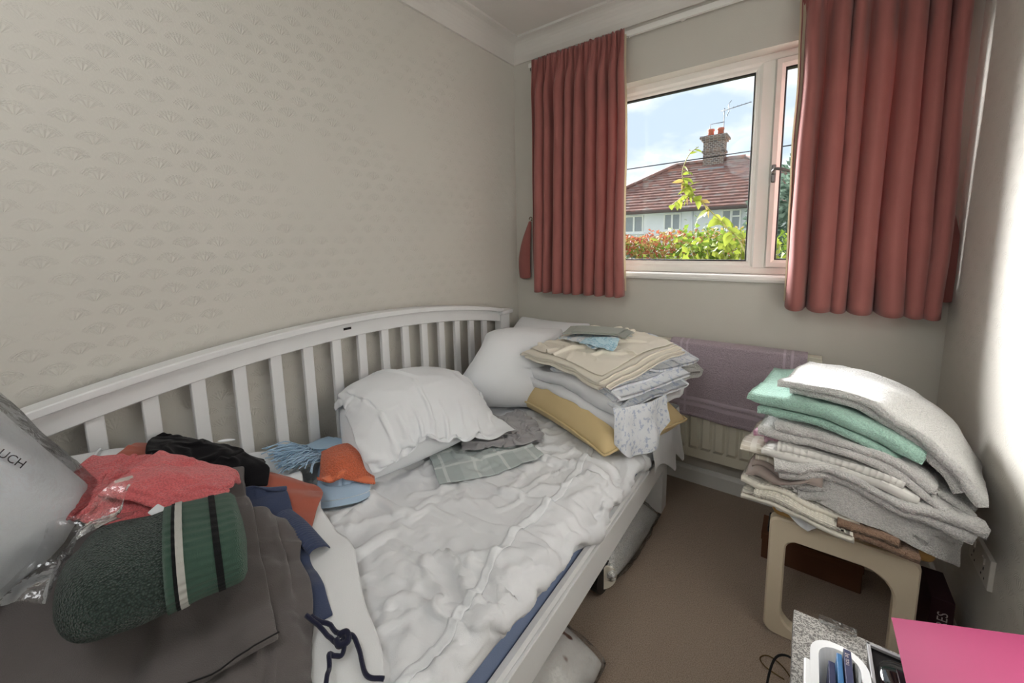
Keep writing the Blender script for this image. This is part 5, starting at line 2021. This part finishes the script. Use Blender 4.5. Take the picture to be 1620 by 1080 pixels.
folded('pink_cloth', 'pale pink printed cloth peeping from the left of the towel stack', 'cloth', M_pinkp, [(1.405, -0.54, 0.600), (1.48, -0.55, 0.604), (1.56, -0.56, 0.604)], wy, 0.22, 2, 0.014, 105, group=GT, wav=0.015)
folded('grey_towel', 'grey bath towel folded low in the towel stack', 'towel', M_gtowel2, [(1.49, -0.56, 0.500), (1.65, -0.57, 0.505), (1.80, -0.58, 0.480)], wy, 0.34, 2, 0.022, 106, group=GT, wav=0.018)
hanging('bath_mat', 'long pale grey towel hanging down the front right of the stool', [(1.495, -0.715, 0), (1.58, -0.738, 0), (1.68, -0.750, 0), (1.76, -0.735, 0), (1.825, -0.690, 0)], 0.560, [0.500, 0.492, 0.480, 0.448, 0.405], M_gtowel2, 9, 'towel', 0.005)
folded('grey_towel', 'pale grey towel with a rolled edge in the middle of the towel stack', 'towel', M_gtowel, [(1.47, -0.57, 0.552), (1.64, -0.585, 0.560), (1.83, -0.60, 0.520)], wy, 0.33, 2, 0.020, 107, group=GT, wav=0.024, jit=0.03)
folded('chenille_mat', 'white chenille bath mat with a bobbly front in the towel stack', 'bath mat', M_chenille, [(1.455, -0.565, 0.606), (1.60, -0.58, 0.606), (1.74, -0.60, 0.580)], wy, 0.32, 2, 0.017, 108, group=GT, wav=0.015)
folded('grey_towel', 'pale grey towel right under the mint towel in the stack', 'towel', M_gtowel, [(1.435, -0.54, 0.645), (1.58, -0.56, 0.648), (1.72, -0.59, 0.615), (1.80, -0.61, 0.560)], wy, 0.31, 2, 0.020, 109, group=GT, wav=0.018)
folded('mint_towel', 'mint green towel folded near the top of the towel stack', 'towel', M_mint, [(1.412, -0.50, 0.690), (1.52, -0.52, 0.696), (1.64, -0.55, 0.680), (1.735, -0.57, 0.640)], (0.12, 1, 0), 0.30, 3, 0.021, 110, group=GT, wav=0.015, jit=0.02)
folded('white_towel', 'fluffy white towel on top of the stack, its end drooping towards the right wall', 'towel', M_wtowel, [(1.480, -0.50, 0.762), (1.58, -0.53, 0.770), (1.69, -0.56, 0.750), (1.79, -0.585, 0.680), (1.850, -0.60, 0.585)], (0.22, 1, 0), 0.29, 2, 0.024, 111, group=GT, wav=0.015)
folded('small_towel', 'narrow pale towel end hanging under the drooping white towel', 'towel', M_gtowel, [(1.70, -0.60, 0.600), (1.77, -0.62, 0.580), (1.83, -0.64, 0.530)], wy, 0.22, 2, 0.016, 112, group=GT, wav=0.015)

# ------------------------------------------------------------------ under the stool
M_card = paint('brown_cardboard', sr(100, 66, 46), 0.8, 0.2, 60)
M_black = paint('black_plastic', sr(22, 22, 24), 0.35, 0.04, 30, 0.4)
bx = thing('cardboard_box', 'low brown box on the carpet under the stool', 'box', (1.55, -0.27, 0.0))
box('body', (1.405, -0.382, 0.0), (1.700, -0.260, 0.100), M_card, bx, 0.003)
box('lid_seam', (1.402, -0.385, 0.078), (1.703, -0.258, 0.104), M_card, bx, 0.002)
tr_ = thing('flat_case', 'thin black case lying on the brown box under the stool', 'case', (1.6, -0.26, 0.105))
box('shell', (1.42, -0.37, 0.1045), (1.72, -0.265, 0.128), M_black, tr_, 0.005)
box('latch', (1.68, -0.374, 0.110), (1.72, -0.368, 0.122), M_metal, tr_, 0.001)
M_maroon = paint('maroon_cover', sr(48, 24, 30), 0.6, 0.1, 60)
bk = thing('book', 'dark maroon book standing by the right skirting behind the stool leg', 'book', (1.86, -0.52, 0.0))
box('cover', (1.815, -0.600, 0.0), (1.862, -0.470, 0.235), M_maroon, bk, 0.002)
box('spine_band', (1.8145, -0.6006, 0.02), (1.8625, -0.5990, 0.026), M_brass, bk, 0)


def text_mesh(name, body, size, mat, parent, origin, right, up, off=0.0008):
    """flat lettering laid on a surface"""
    cu = bpy.data.curves.new(name, 'FONT')
    cu.body = body
    cu.size = size
    cu.resolution_u = 3
    tmp = bpy.data.objects.new(name, cu)
    COL.objects.link(tmp)
    dg = bpy.context.evaluated_depsgraph_get()
    me = tmp.evaluated_get(dg).to_mesh()
    P_ = [v.co[:] for v in me.vertices]
    F_ = [list(p.vertices) for p in me.polygons]
    tmp.evaluated_get(dg).to_mesh_clear()
    bpy.data.objects.remove(tmp)
    bpy.data.curves.remove(cu)
    r_u = np.array(right, float)
    r_u /= np.linalg.norm(r_u)
    u_u = np.array(up, float)
    u_u -= r_u * (u_u @ r_u)
    u_u /= np.linalg.norm(u_u)
    nn_ = np.cross(r_u, u_u)
    V_ = np.array([np.array(origin) + r_u * p[0] + u_u * p[1] + nn_ * off for p in P_])
    return mesh(name, V_, F_, mat, parent, smooth=False), V_


k = NT('silver_print')
M_print = k.done(k.bsdf(sr(190, 180, 178), 0.5))
text_mesh('lettering', 'TRES', 0.030, M_print, bk, (1.850, -0.601, 0.135), (0, 0, 1), (-1, 0, 0))

# ------------------------------------------------------------------ things in the near right corner
def speckle():
    k = NT('grey_speckled_card')
    o = k.coord()
    v = k.add('ShaderNodeTexVoronoi')
    v.inputs['Scale'].default_value = 430
    k.link(o, v.inputs['Vector'])
    sp_ = k.add('ShaderNodeSeparateColor')
    k.link(v.outputs['Color'], sp_.inputs[0])
    c = k.mix(k.step(0.35, 0.65, sp_.outputs[0]), sr(124, 122, 120), sr(196, 194, 190))
    return k.done(k.bsdf(c, 0.75, None, 0.2))


M_speck = speckle()
sb = thing('storage_box', 'grey speckled cardboard storage box in the near right corner', 'box', (1.69, -1.26, 0.0))
box('body', (1.510, -1.52, 0.0), (1.870, -1.018, 0.345), M_speck, sb, 0.002)
box('lid', (1.505, -1.525, 0.300), (1.875, -1.013, 0.360), M_speck, sb, 0.003)
M_acet = M_film
ac = box('acetate_sheet', (1.552, -1.022, 0.361), (1.618, -1.010, 0.372), M_film, None, 0.001)
tag(ac, 'small clear plastic strip on the back edge of the speckled box', 'plastic strip')
M_basket = paint('white_plastic', sr(236, 238, 240), 0.35, 0.02, 30, 0.4)
bs = thing('basket', 'white plastic basket standing on the speckled box', 'basket', (1.595, -1.30, 0.361))


def rr_loop(x0, x1, y0, y1, r, z, n_=8):
    p = []
    for cx, cy, a0 in ((x1 - r, y0 + r, -90), (x1 - r, y1 - r, 0), (x0 + r, y1 - r, 90), (x0 + r, y0 + r, 180)):
        for q in range(n_):
            a = math.radians(a0 + 90 * q / (n_ - 1))
            p.append((cx + r * math.cos(a), cy + r * math.sin(a), z))
    return p


def tray(name, x0, x1, y0, y1, z0, z1, mat, parent, rim=0.010, r=0.03):
    loops = [rr_loop(x0 + .010, x1 - .010, y0 + .010, y1 - .010, r * .8, z0), rr_loop(x0, x1, y0, y1, r, z1 - .006), rr_loop(x0 - rim, x1 + rim, y0 - rim, y1 + rim, r + rim, z1 - .008), rr_loop(x0 - rim, x1 + rim, y0 - rim, y1 + rim, r + rim, z1), rr_loop(x0 + .003, x1 - .003, y0 + .003, y1 - .003, r, z1), rr_loop(x0 + .013, x1 - .013, y0 + .013, y1 - .013, r * .8, z0 + .003)]
    V = [p for l in loops for p in l]
    n_ = len(loops[0])
    F = []
    for a in range(len(loops) - 1):
        for i in range(n_):
            j = (i + 1) % n_
            F.append((a * n_ + i, a * n_ + j, (a + 1) * n_ + j, (a + 1) * n_ + i))
    F.append(tuple(range(n_))[::-1])
    F.append(tuple(range((len(loops) - 1) * n_, len(loops) * n_)))
    return mesh(name, V, F, mat, parent, smooth=False)


tray('shell', 1.541, 1.609, -1.46, -1.165, 0.361, 0.440, M_basket, bs)
box('handle', (1.521, -1.40, 0.425), (1.532, -1.22, 0.441), M_basket, bs, 0.003)
M_navyp = paint('navy_cover', sr(58, 62, 92), 0.45, 0.03, 30, 0.35)
M_bluep_ = paint('blue_cover', sr(64, 116, 166), 0.45, 0.03, 30, 0.35)
for nm, x0, x1, zt, mt, lab, y1 in (('notebook', 1.557, 1.567, 0.452, M_navyp, 'dark navy notebook standing in the white basket', -1.215), ('notebook', 1.569, 1.577, 0.462, M_bluep_, 'bright blue notebook standing in the white basket', -1.200), ('book', 1.579, 1.590, 0.468, M_navyp, 'slim book with a printed spine standing in the white basket', -1.190)):
    b_ = thing(nm, lab, 'book', ((x0 + x1) / 2, -1.30, 0.365), group='books in the white basket')
    box('cover', (x0, -1.43, 0.366), (x1, y1, zt), mt, b_, 0.001)
    box('pages', (x0 + .002, y1 - .002, 0.370), (x1 - .002, y1 + .0006, zt - .002), M_cream, b_, 0)
    if zt > .465:
        text_mesh('lettering', 'be tou', 0.010, M_print, b_, (x0 + .002, -1.20, zt + .0007), (0, -1, 0), (1, 0, 0))
sw = thing('swatch_strip', 'strip of cream squares leaning beside the books in the basket', 'card', (1.625, -1.24, 0.40))
box('card', (1.5935, -1.40, 0.366), (1.5965, -1.195, 0.452), M_black, sw, 0.001)
for q in range(5):
    box('square', (1.5925, -1.235 - q * .035, 0.418), (1.5935, -1.208 - q * .035, 0.446), M_cream, sw, 0)

gg = thing('black_case', 'black display case with a silver rim and a glossy curved front', 'case', (1.68, -1.16, 0.361))
M_glossblack = paint('gloss_black', sr(14, 15, 18), 0.06, 0.0, 10, 0.8, 0.5)
M_silver = paint('silver_edge', sr(170, 170, 172), 0.3, 0.02, 20, 0.6)
box('body', (1.624, -1.30, 0.361), (1.744, -1.110, 0.428), M_black, gg, 0.003)
frame_pts = [(1.624, -1.110), (1.744, -1.110), (1.744, -1.225), (1.624, -1.225)]
for a_, b_ in ((0, 1), (1, 2), (2, 3), (3, 0)):
    p, q = frame_pts[a_], frame_pts[b_]
    box('rim', (min(p[0], q[0]) - .003, min(p[1], q[1]) - .003, 0.428), (max(p[0], q[0]) + .003, max(p[1], q[1]) + .003, 0.434), M_silver, gg, 0.001)
V, F = [], []
for i in range(9):
    e_ = i / 8 * math.pi / 2
    for j in range(32):
        a = 2 * math.pi * j / 32
        ca, sa = math.cos(a), math.sin(a)
        V.append((1.684 + 0.052 * math.cos(e_) * math.copysign(abs(ca) ** .7, ca), -1.168 + 0.048 * math.cos(e_) * math.copysign(abs(sa) ** .7, sa), 0.428 + 0.012 * math.sin(e_)))
for i in range(8):
    for j in range(32):
        F.append((i * 32 + j, i * 32 + (j + 1) % 32, (i + 1) * 32 + (j + 1) % 32, (i + 1) * 32 + j))
mesh('glossy_front', V, F, M_glossblack, gg)

M_magenta = paint('magenta_card', sr(142, 42, 84), 0.55, 0.03, 60, 0.25)
M_cardedge = paint('pale_pink_edge', sr(236, 170, 196), 0.7, 0.03, 60)
pf = thing('folder', 'bright pink card folder propped up in the near right corner', 'folder', (1.75, -1.2, 0.44))
e1 = np.array([0.163, 0.004, 0.060])
e1 /= np.linalg.norm(e1)
e2 = np.array([0.0, -1.0, 0.02])
e3 = np.cross(e2, e1)
o0 = np.array([1.658, -1.079, 0.482])
for nm, d0, d1, in_, mt in (('board', -0.0004, 0.0026, 0.0, M_magenta), ('core_edge', -0.0032, -0.0004, 0.0, M_cardedge)):
    V = [o0 + e1 * a + e2 * b + e3 * (c_) for c_ in (d0, d1) for a, b in ((in_, in_), (0.245 - in_, in_), (0.245 - in_, 0.32 - in_), (in_, 0.32 - in_))]
    if e3[2] < 0:
        V = [v - 0 * e3 for v in V]
    mesh(nm, V, [(0, 1, 2, 3), (7, 6, 5, 4), (0, 4, 5, 1), (1, 5, 6, 2), (2, 6, 7, 3), (3, 7, 4, 0)], mt, pf, smooth=False)

cb = thing('power_cable', 'thin black cable looping on the carpet beside the speckled box', 'cable', (1.48, -1.0, 0.0))
tube('lead', curve_pts([(1.56, -0.965, 0.10), (1.52, -0.93, 0.145), (1.478, -0.93, 0.13), (1.462, -0.98, 0.07), (1.466, -1.06, 0.02), (1.476, -1.16, 0.006), (1.49, -1.35, 0.005)], 40), 0.0028, M_gasket, cb, 6)
tube('loop', curve_pts([(1.50, -0.86, 0.006), (1.455, -0.85, 0.006), (1.440, -0.83, 0.006), (1.46, -0.81, 0.007), (1.50, -0.83, 0.010), (1.55, -0.90, 0.006)], 30), 0.0018, M_brass, cb, 6)

# ------------------------------------------------------------------ bags under the bed
M_spot = NT('white_spotted_cotton')
k = M_spot
M_spot = k.done(k.bsdf(k.mix(k.step(0.66, 0.70, k.noise(14, 1, k.coord())), sr(214, 212, 210), sr(110, 72, 58)), 0.9, k.bump(k.noise(30, 3, k.coord()), 0.5, 0.01)))
floor_hf = HF(-0.1, 2.0, -2.6, 0.0, 0.02, 0.0)


def under_bag(label, lab2, w, h, c, r, mat, seed, ceil=0.205, xlim=1.06):
    def ex(X, Xp):
        X[..., 2] = np.minimum(X[..., 2], np.where(X[..., 0] < 1.03, ceil - 0.006, ceil + 0.10))
        X[..., 0] = np.minimum(X[..., 0], xlim)
        return X, Xp
    o, X = pillow('bedding_bundle', label, w, h, c, r, mat, 0.0022, 30, 24, seed=seed, settle=16, coll=hf_collider(floor_hf, 0.003, 0.5, extra=ex), wob=0.012, cat='bedding', group='bundles stored under the bed')
    Y = X.copy()
    cc_ = Y.reshape(-1, 3).mean(0)
    D = (Y - cc_)
    D /= np.linalg.norm(D, axis=-1, keepdims=True) + 1e-9
    Y = Y + D * (0.006 + 0.012 * np.abs(noise(Y, 16, seed, 2)))[..., None]
    Y[..., 2] = np.maximum(Y[..., 2], 0.001)
    Y[..., 2] = np.where(Y[..., 0] < 1.03, np.minimum(Y[..., 2], ceil - 0.001), Y[..., 2])
    nY, mY = Y.shape[1], Y.shape[2]
    f = mesh('plastic_bag', Y.reshape(-1, 3), grid_faces(nY, mY) + [q[::-1] for q in grid_faces(nY, mY, nY * mY)], M_film)
    tag(f, lab2, 'plastic bag', 'plastic bags under the bed')
    return o


under_bag('white bedding with brown marks bulging out under the near bed rail', 'clear plastic bag around the brown-marked bedding under the bed', 0.62, 0.42, (0.88, -1.42, 0.11), rot(1.5, 0.0, 0.05), M_spot, 121, xlim=1.09)
under_bag('white bedding stored under the far end of the bed', 'clear plastic bag around the white bedding under the far bed end', 0.44, 0.40, (0.84, -0.66, 0.12), rot(1.5, 0.0, 0.0), M_gtowel, 122, xlim=1.045)
tn = thing('round_tin', 'round black tin with a pale lid under the bed rail', 'tin', (0.965, -0.86, 0.03))
for nm, dx, r0, mt in (('body', 0.0, 0.055, M_black), ('lid', 0.046, 0.042, M_cream)):
    V, F = tube_geo([(0.93 + dx, -0.875, 0.062), (0.932 + dx + (.045 if nm == 'body' else .004), -0.880, 0.062)], r0, 28)
    mesh(nm, V, F, mt, tn, smooth=False)

# printed letters on the bagged pillow, laid on its surface where it faces the room
from mathutils.bvhtree import BVHTree
bpy.context.view_layer.update()
pv = BX[0].reshape(-1, 3)
k = NT('black_print')
M_bprint = k.done(k.bsdf(sr(40, 40, 46), 0.6))
tre = BVHTree.FromPolygons([tuple(v) for v in BX.reshape(-1, 3)], grid_faces(nY, mY) + grid_faces(nY, mY, nY * mY))
src = Vector((1.0, -2.03, 0.98))
hit, nor, _, _ = tre.ray_cast(src, (Vector((0.33, -2.075, 0.86)) - src).normalized())
if hit is not None:
    if nor.dot(src - hit) < 0:
        nor = -nor
    rt_ = Vector((0, 0.55, -0.84))
    rt_ = (rt_ - nor * rt_.dot(nor)).normalized()
    up_ = nor.cross(rt_)
    _, VT = text_mesh('lettering', 'UCH', 0.021, M_bprint, bp, hit - rt_ * 0.02, rt_, up_, 0.004)
